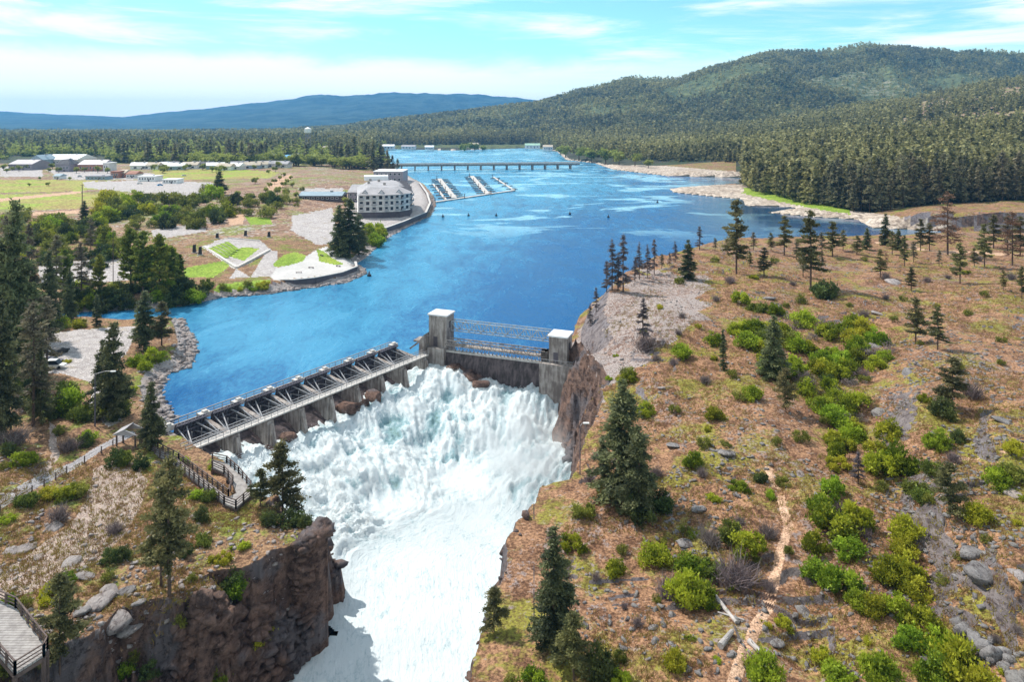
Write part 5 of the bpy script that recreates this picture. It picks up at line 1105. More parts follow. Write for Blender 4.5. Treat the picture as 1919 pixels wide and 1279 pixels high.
for px, b in [(583, 503), (560, 512), (634, 500), (603, 480)]:
    p = on(px, b); e = empty('plaza_bench', tuple(p), random.random()*3); say(e, 'small dark bench', 'bench', px, b)
    m_ = MB(); m_.box((0, 0, .45), (2.2, .6, .1)); m_.build('seat', M['dark_wood'], e); m_ = MB(); m_.box((-.9, 0, .2), (.15, .5, .4)); m_.box((.9, 0, .2), (.15, .5, .4)); m_.build('legs', M['gate_steel'], e)

# terraces with light edging, the plaza wall
zt = 3.0
tr_ = empty('terrace_edging', tuple(on(440, 478))); tag(tr_, 'pale concrete steps and edging around the terraced lawn', 'terrace'); inv = Matrix.Translation(-Vector(tr_.location))
def line_on(mb, pts, w, h, up=0.0):
    g = [Vector(on(a, b))+Vector((0, 0, up)) for a, b in pts]
    for a, b in zip(g[:-1], g[1:]): mb.bar(a, b, w, h)
m_ = MB(); line_on(m_, [(382, 463), (443, 503), (505, 470)], 1.0, 0.8, 0.2); line_on(m_, [(427, 447), (487, 452)], 0.5, 0.6, 0.2); me = m_.mesh('kerb', M['cap_concrete']); me.transform(inv); obj('kerb', me, tr_)
for k in range(5):
    f0 = k/5; m_ = MB(); line_on(m_, [(392+f0*38+2, 464-f0*14+2), (440+f0*24-14, 484-f0*18)], 1.7, 0.5, 0.12); me = m_.mesh('grass_step', M['lawn']); me.transform(inv); obj('grass_step', me, tr_)
pwall = empty('plaza_wall', tuple(on(600, 524))); tag(pwall, 'curved dark retaining wall with pale coping under the white waterside plaza', 'wall'); inv = Matrix.Translation(-Vector(pwall.location))
wl = [(512, 528), (550, 528), (590, 524), (640, 514), (668, 503), (666, 494)]
gp = [P(a, b, 2.2) for a, b in wl]; m_ = MB()
for a, b in zip(gp[:-1], gp[1:]): m_.bar((a[0], a[1], 1.6), (b[0], b[1], 1.6), 0.6, 2.4)
me = m_.mesh('wall_face', M['darkbase']); me.transform(inv); obj('wall_face', me, pwall); m_ = MB()
for a, b in zip(gp[:-1], gp[1:]): m_.bar((a[0], a[1], 2.93), (b[0], b[1], 2.93), 0.9, 0.25)
me = m_.mesh('coping', M['cap_concrete']); me.transform(inv); obj('coping', me, pwall)

# ------------------------------------------------------------------ buildings
WIN = {}
def windows(parent, w, z, n, sx, y, wd, hg, glass=True):
    key = (round(wd, 2), round(hg, 2))
    if key not in WIN:
        m_ = MB(); m_.box((0, 0, 0), (wd, .12, hg)); f = MB()
        for q in ((0, hg/2), (0, -hg/2)): f.box((q[0], -.05, q[1]), (wd+.2, .14, .14))
        for q in (-wd/2, wd/2): f.box((q, -.05, 0), (.14, .14, hg-.15))
        WIN[key] = (m_.mesh('window', M['glass']), f.mesh('frame', M['white']))
    for k in range(n):
        xx = sx+(k+.5)*w/n; o = obj('window', WIN[key][0], parent, (xx, y-.02, z)); obj('frame', WIN[key][1], o)
def building(px0, px1, by, ty, depth, wall, roof, label, kind='flat', z=None, nwin=4, floors=1, name='building', rot=0.0, door=True):
    z0 = on((px0+px1)/2, by)[2] if z is None else z
    D = (CH-z0)*F/(by-HY); x0, x1 = (px0-CX)/F*D, (px1-CX)/F*D; w = x1-x0; h = max(2.5, (by-ty)*D/F)
    e = empty(name, ((x0+x1)/2, D, z0), rot); tag(e, label, 'building')
    rh = h*0.4 if kind != 'flat' else 0.0; wh = h-rh
    m_ = MB(); m_.box((0, depth/2, wh/2-.5), (w, depth, wh+1)); wo = m_.build('wall', M[wall], e)
    r_ = MB()
    if kind == 'flat':
        r_.box((0, depth/2, wh+.25), (w+.8, depth+.8, .5))
    elif kind == 'gable':
        r_.prism([(-w/2-.6, depth/2, wh), (w/2+.6, depth/2, wh), (w/2+.6, depth/2, wh+.3), (0, depth/2, wh+rh+.3), (-w/2-.6, depth/2, wh+.3)], (0, 1, 0), depth+1)
    elif kind == 'side':
        r_.prism([(0, -.6, wh), (0, depth+.6, wh), (0, depth+.6, wh+.3), (0, depth/2, wh+rh+.3), (0, -.6, wh+.3)], (1, 0, 0), w+1)
    elif kind == 'hip':
        i = min(w, depth)*.32
        r_.add([(-w/2-.8, -.8, wh), (w/2+.8, -.8, wh), (w/2+.8, depth+.8, wh), (-w/2-.8, depth+.8, wh), (-w/2+i, i, wh+rh), (w/2-i, i, wh+rh), (w/2-i, depth-i, wh+rh), (-w/2+i, depth-i, wh+rh)], [(3, 2, 1, 0), (4, 5, 6, 7), (0, 1, 5, 4), (1, 2, 6, 5), (2, 3, 7, 6), (3, 0, 4, 7)])
    ro = r_.build('roof', M[roof], e)
    if w > 14:
        v_ = MB(); v_.box((w*.2, depth*.5, h+.3), (1.8, 1.8, 1.6)); v_.build('roof_vent', M['rail_steel'], ro)
    fh = wh/floors
    for f in range(floors): windows(e, w*.9, fh*(f+.55), nwin, -w*.45, 0, min(w*.9/nwin*.5, 3.0), min(fh*.42, 2.0))
    if door: d_ = MB(); d_.box((w*.12, -.05, 1.1), (1.3, .14, 2.2)); d_.build('door', M['darkbase'], e)
    return e
building(16, 60, 319, 301, 30, 'mauve', 'mauve', 'long mauve-grey metal building at the far left of town', 'side', nwin=7)
building(56, 80, 314, 291, 26, 'bluewall', 'bluewall', 'blue-grey gabled hall joined to the mauve building in town', 'gable', nwin=3)
building(80, 144, 312, 291, 40, 'cream', 'whiteroof', 'large building with a bright white roof on the left of town', 'side', nwin=8)
building(104, 130, 322, 299, 18, 'mauve', 'darkroof', 'dark hipped-roof building in front of the bright white roof', 'hip', nwin=4)
building(146, 193, 321, 301, 24, 'brick', 'mauve', 'brown brick building with a grey roof right of the white-roofed one', 'side', nwin=7)
building(193, 203, 321, 306, 16, 'cream', 'whiteroof', 'narrow cream annex at the right end of the brick building', 'flat', nwin=2)
building(207, 222, 334, 322, 12, 'brick', 'brick', 'left one of the stacked red brick yards below the brick building', 'flat', nwin=3)
building(224, 234, 333, 319, 12, 'brick', 'tanroof', 'taller middle one of the small red brick blocks in town', 'side', nwin=2)
building(236, 254, 334, 322, 14, 'cream', 'brick', 'right one of the small brick blocks, with a cream front', 'side', nwin=3)
building(160, 200, 337, 331, 10, 'bluewall', 'mauve', 'low long grey shed at the front of the town lots', 'flat', nwin=5)
building(100, 112, 336, 327, 10, 'white', 'bluewall', 'small white and blue shed at the front of the town lots', 'side', nwin=2)
building(258, 291, 340, 331, 14, 'white', 'whiteroof', 'long white flat-roofed shed beyond the grey lot', 'flat', nwin=6)
building(304, 332, 344, 337, 12, 'white', 'whiteroof', 'low white shed next to the grey lot, right of the longer shed', 'flat', nwin=5)
building(349, 374, 309, 299, 14, 'white', 'greyroof', 'white house with a grey roof before the shade trees mid-left', 'hip', nwin=4)
building(250, 261, 310, 302, 12, 'white', 'whiteroof', 'small white house left of the dark tall conifer in town', 'side', nwin=2)
building(281, 290, 314, 306, 10, 'white', 'greyroof', 'tiny white house right of the dark tall conifer in town', 'gable', nwin=2)
building(516, 556, 306, 291, 18, 'cream', 'blueroof', 'wide house with a bright blue metal roof', 'side', nwin=6)
building(31, 50, 286, 277, 22, 'cream', 'greenroof', 'building with a pale green roof among the far left trees', 'side', nwin=4)
building(213, 226, 290, 283, 18, 'cream', 'tanroof', 'building with a yellowish roof among the shade trees', 'side', nwin=3)
building(108, 116, 281, 272, 14, 'white', 'whiteroof', 'tall white block showing between conifers in the town', 'flat', nwin=2)
building(140, 150, 300, 292, 12, 'white', 'greyroof', 'small grey-roofed house just behind the bright white roof', 'side', nwin=2)
building(596, 626, 285, 274, 16, 'cream', 'tanroof', 'pale house right of the white water tower', 'hip', nwin=3)
building(642, 662, 302, 290, 16, 'white', 'greyroof', 'grey-roofed house behind the conifers near the bridge', 'side', nwin=3)
building(420, 440, 316, 308, 14, 'white', 'greyroof', 'white house at the edge of the field in mid town', 'side', nwin=3)
building(466, 480, 313, 305, 14, 'cream', 'darkroof', 'dark-roofed cream house left of the blue-roofed one', 'gable', nwin=3)
for i, (a, b, c, d, rf, txt) in enumerate([(712, 738, 279, 271, 'whiteroof', 'leftmost'), (752, 778, 279, 272, 'greyroof', 'second'), (796, 812, 280, 273, 'whiteroof', 'third'), (880, 896, 276, 268, 'tanroof', 'fourth'), (984, 1012, 278, 269, 'greenroof', 'fifth'), (1018, 1036, 281, 272, 'tanroof', 'rightmost')]):
    building(a, b, c, d, 16, 'cream', rf, txt+' of the six small houses along the far shore above the bridge', 'side', z=3.0, nwin=4, name='shore_house')
# long grey boat shed on the paved court
building(560, 640, 376, 362, 16, 'darkbase', 'bluewall', 'long low shed with a pale blue-grey roof left of the large waterside building', 'side', nwin=8)
for i in range(46):
    D_ = random.uniform(900, 1600); a_ = random.uniform(0, 700)
    if i < 16: a_ = 265+i*17+random.uniform(-5, 5); D_ = float(np.interp(a_, [200, 300, 420, 540, 600], [850, 820, 815, 850, 850]))-random.uniform(12, 45)
    if 10 < a_ < 200 and D_ < 1150: continue
    by_ = HY+55*F/D_; hw = 9.5*F/D_
    building(a_-hw, a_+hw, by_, by_-7.5*F/D_*1.1, 11, random.choice(['white', 'cream', 'white', 'bluewall']), random.choice(['greyroof', 'whiteroof', 'tanroof', 'darkroof', 'whiteroof']), 'small house almost hidden among the trees of the town', random.choice(['side', 'hip', 'side']), z=5.0, nwin=2, name='town_house', rot=random.uniform(-.5, .5))['group'] = 'small houses among the town trees'
# water tower
p = on(577, 285); e = empty('water_tower', tuple(p)); tag(e, 'white water tower with a conical cap above the town trees', 'water tower'); D = p[1]; H_ = (285-238)*D/F
m_ = MB()
for q in range(6): a = q*math.pi/3; m_.tube((5*math.cos(a), 5*math.sin(a), -1), (4*math.cos(a), 4*math.sin(a), H_*.78), .5, .4, 6)
m_.tube((0, 0, 0), (0, 0, H_*.78), .9, .9, 8); m_.build('legs', M['mauve'], e)
m_ = MB(); m_.tube((0, 0, H_*.72), (0, 0, H_*.78), 2.5, 6, 16); m_.tube((0, 0, H_*.78), (0, 0, H_*.93), 6, 6, 16); m_.build('tank', M['white'], e)
m_ = MB(); m_.tube((0, 0, H_*.93), (0, 0, H_), 6.1, .5, 16); m_.build('cap', M['whiteroof'], e)

# the large waterside building: four floors, stepped roofs, curved river front
D0 = (CH-3)*F/(409-HY); bx0, bx1 = (671-CX)/F*D0, (757-CX)/F*D0; BW = bx1-bx0; mpp = D0/F
cb = empty('waterside_building', (bx0, D0, 3), 0.22); tag(cb, 'large four-storey grey-cream building with a hipped roof on the river bank', 'building')
out = [(0, 0), (BW*0.55, -1.5), (BW*0.9, -.5), (BW+3.5, 6), (BW+6, 20), (BW+6, 55), (BW-2, 78), (6, 78), (0, 50)]
def slab(z0, z1, grow=0.0):
    cxm = sum(q[0] for q in out)/len(out); cym = sum(q[1] for q in out)/len(out); m_ = MB()
    o2 = [(cxm+(q[0]-cxm)*(1+grow), cym+(q[1]-cym)*(1+grow)) for q in out]; m_.prism([(q[0], q[1], (z0+z1)/2) for q in o2], (0, 0, 1), z1-z0); return m_
slab(-1, 3.6, .012).build('ground_floor', M['darkbase'], cb); slab(3.6, 13.6).build('wall', M['cream'], cb)
for z in (3.6, 6.95, 10.3): slab(z-.12, z+.12, .02).build('floor_band', M['white'], cb)
cm = (BW*.52, 36)
rf = MB(); n = len(out); a_ = [(q[0]+(q[0]-cm[0])*.04, q[1]+(q[1]-cm[1])*.04, 13.6) for q in out]; b_ = [(cm[0]+(q[0]-cm[0])*.6, cm[1]+(q[1]-cm[1])*.75, 17.2) for q in out]
rf.add(a_+b_, [tuple(range(n-1, -1, -1)), tuple(range(n, 2*n))]+[(k, (k+1) % n, n+(k+1) % n, n+k) for k in range(n)]); rr = rf.build('roof', M['greyroof'], cb)
for gx, gy in ((4, 1.5), (BW*.5, 0), (BW*.88, 1.5)):
    m_ = MB(); m_.prism([(gx-3, gy+1.6, 13.4), (gx+3, gy+1.6, 13.4), (gx, gy+1.6, 16.6)], (0, 1, 0), 4.5); m_.build('gable', M['greyroof'], rr)
    m_ = MB(); m_.prism([(gx-2.2, gy-.7, 13.5), (gx+2.2, gy-.7, 13.5), (gx, gy-.7, 15.8)], (0, 1, 0), .1); m_.build('gable_face', M['cream'], rr)
for gy in (16, 30, 44, 58):
    m_ = MB(); m_.prism([(BW+2, gy-3.5, 13.4), (BW+2, gy+3.5, 13.4), (BW+2, gy, 16.8)], (1, 0, 0), 7); m_.build('dormer', M['darkroof'], rr)
m_ = MB(); m_.box((BW*.45, 66, 18.5), (16, 12, 3)); m_.build('penthouse', M['whiteroof'], cb)
for k, (a, b) in enumerate([(.25, .45), (.6, .3), (.5, .62), (.3, .7)]): m_ = MB(); m_.box((BW*a, 78*b, 17.8), (1.6, 1.6, 1.8)); m_.build('chimney', M['dam_concrete'], rr)
for f in range(3):
    zf = 5.3+f*3.35
    for (p0, p1), nn_ in (((out[0], out[1]), 4), ((out[1], out[2]), 3), ((out[2], out[3]), 2), ((out[3], out[4]), 3), ((out[4], out[5]), 6)):
        v0, v1 = Vector(p0+(0,)), Vector(p1+(0,)); d = (v1-v0); L_ = d.length; d.normalize(); nr = Vector((d.y, -d.x, 0))
        for k in range(nn_):
            q = v0+d*L_*(k+.5)/nn_+nr*.05; m_ = MB(); rz = math.atan2(d.y, d.x); m_.box((q.x, q.y, zf), (L_/nn_*.5, .14, 1.9), rz); w_ = m_.build('window', M['glass'], cb)
            if k % 2 == 0: q2 = q+nr*.7; m_ = MB(); m_.box((q2.x, q2.y, zf-1.15), (L_/nn_*.8, 1.4, .16), rz); q3 = q+nr*1.38; m_.box((q3.x, q3.y, zf-.55), (L_/nn_*.8, .08, 1.0), rz); m_.build('balcony', M['rail_steel'], w_)
building(652, 671, 378, 350, 30, 'mauve', 'greyroof', 'smaller grey wing behind the left side of the large waterside building', 'side', nwin=2, floors=2)
building(700, 755, 342, 322, 30, 'mauve', 'whiteroof', 'white-roofed building directly behind the large waterside building', 'flat', nwin=6, floors=2)
# promenade railing wall along the water
pr = empty('promenade_wall', tuple(P(790, 400, 2))); tag(pr, 'low stone wall edging the curved waterside promenade', 'wall'); inv = Matrix.Translation(-Vector(pr.location)); gp = [P(a, b, 2.0) for a, b in [(706, 438), (755, 420), (798, 402), (806, 384), (800, 365), (786, 345)]]
m_ = MB(); c_ = MB()
for a, b in zip(gp[:-1], gp[1:]): m_.bar((a[0], a[1], 2.1), (b[0], b[1], 2.1), 1.0, 2.6); c_.bar((a[0], a[1], 3.45), (b[0], b[1], 3.45), 1.3, .2)
me = m_.mesh('wall_face', M['darkbase']); me.transform(inv); obj('wall_face', me, pr); me = c_.mesh('coping', M['cap_concrete']); me.transform(inv); obj('coping', me, pr)

# ------------------------------------------------------------------ road bridge and marina
bzt = 7.0; A = np.append(P(735, 309, bzt)[:2], bzt); B = np.append(P(1085, 306, bzt)[:2], bzt)
br = empty('road_bridge', tuple((A+B)/2)); tag(br, 'long low concrete road bridge crossing the river in the distance', 'bridge'); inv = Matrix.Translation(-Vector(br.location))
def bra(mb, nm, mt, par=None): me = mb.mesh(nm, mt); me.transform(inv); return obj(nm, me, par or br)
A, B = Vector(A), Vector(B); m_ = MB(); m_.bar(A, B, 12, 0.9); m_.bar(A-Vector((0, 0, 1.2)), B-Vector((0, 0, 1.2)), 9, 1.5); bra(m_, 'deck', M['dam_concrete'])
sdv = (B-A).normalized().cross(Vector((0, 0, 1)))
for s_ in (-5.8, 5.8): m_ = MB(); m_.bar(A+sdv*s_+Vector((0, 0, 1.0)), B+sdv*s_+Vector((0, 0, 1.0)), .35, 1.0); bra(m_, 'parapet', M['cap_concrete'])
for k in range(14):
    q = A.lerp(B, (k+.7)/14.4); m_ = MB(); m_.bar(q+sdv*5.0+Vector((0, 0, -2.3)), q-sdv*5.0+Vector((0, 0, -2.3)), 2.0, 1.0)
    for s_ in (-4, 0, 4): m_.tube(q+sdv*s_+Vector((0, 0, -11)), q+sdv*s_+Vector((0, 0, -2.5)), .9, .9, 8)
    bra(m_, 'pier', M['dam_concrete'])
def dock(px0, py0, px1, py1, w, label, fingers=0, flen=7, roof=False):
    a = Vector(P(px0, py0, .5)); b = Vector(P(px1, py1, .5)); e = empty('boat_dock', tuple((a+b)/2)); tag(e, label, 'dock'); inv = Matrix.Translation(-e.location)
    m_ = MB(); m_.bar(a, b, w, .5); me = m_.mesh('float', M['cap_concrete'] if not roof else M['planks']); me.transform(inv); obj('float', me, e); d = (b-a).normalized(); s = d.cross(Vector((0, 0, 1)))
    for k in range(fingers):
        q = a.lerp(b, (k+.5)/fingers); m_ = MB(); m_.bar(q-s*flen*1.25, q+s*flen*1.25, 1.5, .5); me = m_.mesh('finger', M['dark_wood']); me.transform(inv); obj('finger', me, e)
    for k in range(4):
        q = a.lerp(b, k/3)+s*(w/2+.2); m_ = MB(); m_.tube(q-Vector((0, 0, 2)), q+Vector((0, 0, 3.2)), .28, .28, 6); me = m_.mesh('piling', M['dark_wood']); me.transform(inv); obj('piling', me, e)
    return e
dock(812, 379, 962, 357, 3.0, 'long outer dock along the river side of the marina')
dock(823, 335, 851, 371, 4.5, 'first pale slanting dock of the marina with boat slips on each side', 12)
dock(884, 330, 914, 364, 4.5, 'second pale slanting dock of the marina with boat slips on each side', 12)
dock(812, 345, 835, 374, 2.0, 'narrow dark dock nearest the promenade', 6, 4)
dock(925, 332, 964, 357, 2.0, 'right-hand narrow dock of the marina behind the outer dock', 5, 4)
boat_me = None
def boat(px, py, label, rz, L_=7.0):
    global boat_me
    p = P(px, py, 0.0); e = empty('motor_boat', tuple(p), rz); tag(e, label, 'boat', 'small boats moored in the marina')
    if boat_me is None:
        m_ = MB(); n = [(-3.2, -1.1), (1.2, -1.15), (2.6, -.7), (3.6, 0), (2.6, .7), (1.2, 1.15), (-3.2, 1.1)]; lo = [(x*.9, y*.7, -.25) for x, y in n]; hi = [(x, y, .85) for x, y in n]; k = len(n)
        m_.add(lo+hi, [tuple(range(k-1, -1, -1)), tuple(range(k, 2*k))]+[(i, (i+1) % k, k+(i+1) % k, k+i) for i in range(k)])
        c = MB(); c.prism([(-1.2, 0, .85), (1.3, 0, .85), (.7, 0, 1.7), (-1.0, 0, 1.75)], (0, 1, 0), 1.6); boat_me = (m_.mesh('hull', M['white']), c.mesh('cabin', M['glass']))
    obj('hull', boat_me[0], e); obj('cabin', boat_me[1], e)
for i, (a0, b0, a1, b1) in enumerate([(823, 335, 851, 371), (884, 330, 914, 364)]):
    for k in range(6):
        t = (k*2+1)/12; a = a0+(a1-a0)*t+(7 if k % 2 else -7); b = b0+(b1-b0)*t
        boat(a, b, 'small white motor boat moored in a slip of the '+['first', 'second'][i]+' slanting dock', 1.8)
for i, (a, b) in enumerate([(830, 407), (878, 405), (930, 405), (1140, 408), (1068, 402), (1232, 380), (692, 518)]):
    e = empty('river_buoy', tuple(P(a, b, 0))); tag(e, ['first', 'second', 'third', 'fifth', 'fourth', 'sixth and farthest right', 'lone near-plaza'][i]+' small dark buoy floating on the river, counted from the left', 'buoy')
    if i == 6: e['label'] = 'single dark post marker in the water off the plaza point'
    m_ = MB(); m_.tube((0, 0, -.4), (0, 0, .7), .8, .8, 10); m_.build('float', M['black'], e); m_ = MB(); m_.tube((0, 0, .7), (0, 0, 2.0), .45, .15, 8); m_.build('marker', M['gate_steel'], e)

# ------------------------------------------------------------------ parked vehicles
def car(px, py, rz, label, paint, van=False, at=None):
    p = on(px, py); e = empty('parked_car', tuple(p), rz); tag(e, label, 'car'); H = 1.9 if van else 1.45
    b = MB(); b.prism([(-2.3, 0, .35), (2.3, 0, .35), (2.35, 0, .75), (1.5, 0, .95), (-2.2, 0, 1.0), (-2.35, 0, .7)], (0, 1, 0), 1.8); b.build('body', M[paint], e)
    b = MB(); b.prism([(-1.9, 0, .98), (1.35, 0, .93), (.65, 0, H), (-1.5, 0, H)], (0, 1, 0), 1.6); b.build('cabin', M['glass'], e)
    b = MB(); b.prism([(-1.45, 0, H), (.6, 0, H), (.55, 0, H+.05), (-1.4, 0, H+.05)], (0, 1, 0), 1.5); b.build('roof', M[paint], e)
    for x in (-1.45, 1.45):
        for y in (-.85, .85): b = MB(); b.tube((x, y-.12, .34), (x, y+.12, .34), .34, .34, 12); b.build('wheel', M['rubber'], e)
car(102, 690, 0.1, 'white car in front in the gravel parking lot', 'white', True)
car(96, 682, 0.1, 'dark car behind the white one in the gravel parking lot', 'gate_steel')
car(111, 664, 1.4, 'black car parked alone in the middle of the gravel lot', 'black')
for i, (a, b, c, t) in enumerate([(105, 333, 'white', 'white car left of the low grey shed in town'), (118, 334, 'gate_steel', 'dark car left of the low grey shed in town'), (150, 332, 'white', 'white van by the low grey shed in town'), (262, 345, 'white', 'white car in front of the long white shed'), (300, 348, 'blueroof', 'blue car between the two white sheds'), (345, 330, 'white', 'white car at the field edge below the hip-roofed house')]):
    car(a, b, 0.2*i, t, c, i == 2)
# ------------------------------------------------------------------ logs, boulders and stones
def log(px0, py0, px1, py1, r0, label):
    a = Vector(on(px0, py0)); b = Vector(on(px1, py1)); e = empty('fallen_log', tuple((a+b)/2)); tag(e, label, 'log'); m_ = MB(); inv = -e.location
    m_.tube(a+inv+Vector((0, 0, r0*1.0)), b+inv+Vector((0, 0, r0*1.0)), r0, r0*.7, 10); m_.build('trunk', M['deadwood'], e); d = (b-a); m_ = MB(); q = a.lerp(b, .35)+inv
    m_.tube(q+Vector((0, 0, r0)), q+Vector((d.y*.12, -d.x*.12, r0+.5)), r0*.3, r0*.1, 6); m_.build('branch_stub', M['deadwood'], e)
log(1338, 1120, 1380, 1172, .25, 'longer bleached fallen log slanting down right, by the trail')
log(1350, 1218, 1372, 1190, .32, 'short thick bleached log lying across below the longer fallen log')
log(1404, 1208, 1424, 1228, .30, 'short bleached log beside the trail near the bottom edge')
log(700, 1085, 712, 1095, .2, 'driftwood log lodged on the rocks at the foot of the left cliff')
log(1395, 1165, 1345, 1150, .10, 'thin dark fallen pole crossing the longer log')
def rock_data(seed, npts=26, flat=0.7):
    """angular broken block: convex outline of random points, chipped"""
    r = np.random.default_rng(seed); p = r.uniform(-.5, .5, (npts, 3)); p *= (0.5/np.maximum(np.abs(p).max(1), np.linalg.norm(p, axis=1)*.8))[:, None]; p[:, 2] *= flat; p[:, 0] += p[:, 2]*r.uniform(-.4, .4)
    bm = bmesh.new(); vs_ = [bm.verts.new(q) for q in p]; bmesh.ops.convex_hull(bm, input=vs_); loose = [v for v in bm.verts if not v.link_faces]; bmesh.ops.delete(bm, geom=loose, context='VERTS')
    bmesh.ops.triangulate(bm, faces=bm.faces); bm.verts.index_update(); V = np.array([v.co[:] for v in bm.verts]); T = np.array([[v.index for v in f.verts] for f in bm.faces]); bm.free(); return V, T
RK = [rock_data(3+k, 40) for k in range(6)]; RKs = [rock_data(30+k, 14) for k in range(7)]
RM = {m: [tri_mesh('rock', V, T, M[m]) for V, T in RK] for m in ('stone', 'palestone', 'cliff')}
def boulder(px, py, w, look, mat='stone', hf=.8, stretch=1.0, label=None):
    p = on(px, py); s = w*p[1]/F*1.15; o = obj('boulder', RM[mat][random.randrange(6)], None, (p[0], p[1], p[2]+.02*s*hf)); o.rotation_euler = (random.uniform(-.3, .3), random.uniform(-.3, .3), random.random()*6.28); o.scale = (s*stretch, s, s*hf)
    if label: tag(o, label, 'boulder')
    else: say(o, look, 'boulder', px, py, s, 'boulders lying on the ground')
boulder(1822, 1040, 34, '', label='upper one of the two big grey lichened boulders on the right slope'); boulder(1842, 1080, 44, '', label='lower and larger of the two big grey lichened boulders on the right slope')
for px, py, w, m in [q for i_, q in enumerate([(135, 1055, 30, 'palestone'), (158, 1080, 26, 'palestone'), (185, 1130, 44, 'palestone'), (215, 1165, 50, 'palestone'), (150, 1150, 34, 'stone'), (205, 1115, 30, 'palestone'), (45, 1030, 34, 'palestone'), (75, 1045, 20, 'palestone'), (100, 990, 26, 'palestone'), (20, 1035, 26, 'palestone'), (365, 972, 18, 'palestone'),
                     (235, 1110, 26, 'stone'), (260, 1130, 22, 'stone'), (240, 1180, 34, 'palestone'), (1275, 900, 36, 'stone'), (1262, 835, 26, 'stone'), (1360, 850, 28, 'stone'), (1372, 865, 18, 'palestone'), (1310, 955, 24, 'stone'), (1285, 1020, 30, 'stone'), (1250, 990, 20, 'stone'), (1335, 1010, 20, 'stone'),
                     (1508, 1150, 26, 'stone'), (1415, 1255, 18, 'palestone'), (1455, 1205, 26, 'stone'), (1645, 775, 22, 'stone'), (1625, 695, 26, 'palestone'), (1640, 650, 24, 'stone'), (1700, 700, 20, 'stone'), (1800, 1130, 26, 'stone'), (1905, 1080, 30, 'palestone'), (1895, 925, 26, 'palestone'), (1850, 870, 24, 'stone'), (1720, 930, 22, 'stone'),
                     (1240, 728, 14, 'palestone'), (1180, 770, 14, 'stone'), (1500, 890, 14, 'palestone'), (1880, 790, 26, 'stone'), (1860, 700, 26, 'stone'), (1650, 590, 22, 'palestone'), (1675, 530, 24, 'palestone'), (1460, 545, 30, 'stone'), (1440, 560, 24, 'stone')]) if i_ % 3 != 2 or q[0] < 400]:
    boulder(px, py, w*.85, 'grey angular boulder' if m == 'stone' else 'pale flat-topped boulder', m, random.uniform(.3, .5), random.uniform(1, 1.6))
OUT = []
for i in range(16):
    a = 1795+i*9+random.uniform(-6, 6); b = 1165+i*8+random.uniform(-18, 26)
    if a < 1925: boulder(a, b, random.uniform(20, 40), 'jagged grey slab of rock', 'stone', random.uniform(.6, 1.1), random.uniform(.45, .8))
for i, (px, py, w, zz) in enumerate([(450, 862, 26, -2.6), (540, 820, 22, -2.8), (655, 765, 30, -2.6), (675, 758, 22, -2.6), (700, 745, 24, -2.5), (870, 690, 30, -1.6), (885, 705, 34, -2.6), (900, 722, 24, -3.2), (850, 688, 20, -1.0), (500, 848, 22, -2.9)]):
    q = P(px, py, zz); s_ = w*q[1]/F*1.2; o = obj('boulder', RM['cliff'][i % 6], None, tuple(q)); o.scale = (s_*1.3, s_, s_*.75); o.rotation_euler = (0.2, .1, i*1.3); say(o, 'dark wet rapids boulder', 'boulder', px, py, s_)
def stones(name, spots, size, mat, label, seed=1):
    """spots: (n,2) world xy, many small stones nobody could count"""
    r = np.random.default_rng(seed); spots = np.asarray(spots); z = height(spots[:, 0], spots[:, 1]); n = len(spots); sz = size*(0.35+r.random(n)**3*1.6); Vs = []; Ts = []; off = 0
    for i in range(n):
        V, T = RKs[i % 7]; a = r.random()*6.28; c, s = math.cos(a), math.sin(a); k = np.array([1.25, .5+.5*r.random(), .45+.5*r.random()])*sz[i]; W = V*k; W = np.stack([W[:, 0]*c-W[:, 1]*s+spots[i, 0], W[:, 0]*s+W[:, 1]*c+spots[i, 1], W[:, 2]+z[i]+.08*sz[i]], 1)
        Vs.append(W); Ts.append(T+off); off += len(V)
    tag(obj(name, tri_mesh(name, np.concatenate(Vs), np.concatenate(Ts), M[mat])), label, 'stones', None, 'stuff')
def scatter(poly, n, z=8.0, clump=None, thr=.5):
    w = np.array([P(a, b, z)[:2] for a, b in poly]); res = []
    while len(res) < n:
        a = rng.uniform(w[:, 0].min(), w[:, 0].max(), 4000); b = rng.uniform(w[:, 1].min(), w[:, 1].max(), 4000); ok = inside(w, a, b)
        if clump: ok &= fbm(a/clump+3, b/clump, 3, 200) > thr
        # as many per picture area near as far
        ok &= rng.random(4000) < (w[:, 1].min()/b)**1.5; res += list(zip(a[ok], b[ok]))
    return np.array(res[:n])
stones('hillside_stones', np.concatenate([scatter(hillpoly, 4000, 9, 9, .52), scatter([(1230, 880), (1400, 830), (1420, 1000), (1280, 1060)], 260, 8, 4, .5), scatter([(1640, 900), (1919, 780), (1919, 1279), (1560, 1279)], 1300, 10, 6, .5), scatter([(1640, 640), (1800, 560), (1900, 800), (1640, 800)], 900, 12, 8, .5)]), .42, 'stone', 'countless small grey stones strewn over the dry right hillside', 1)
lb = [(-10, 870), (350, 860), (600, 1010), (400, 1100), (200, 1190), (0, 1250)]; stones('left_bank_stones', scatter(lb, 1300, 3.5, 6, .52), .4, 'palestone', 'countless small pale stones scattered over the left bank', 2)
rip = []
def along(pts, n, spread):
    g = np.array([P(a, b, .5)[:2] for a, b in pts]); seg = np.hypot(*(g[1:]-g[:-1]).T); cs = np.concatenate([[0], np.cumsum(seg)])
    for t in rng.random(n)*cs[-1]: k = min(np.searchsorted(cs, t)-1, len(g)-2); k = max(k, 0); f = (t-cs[k])/seg[k]; q = g[k]+(g[k+1]-g[k])*f; rip.append(q+rng.normal(size=2)*spread)
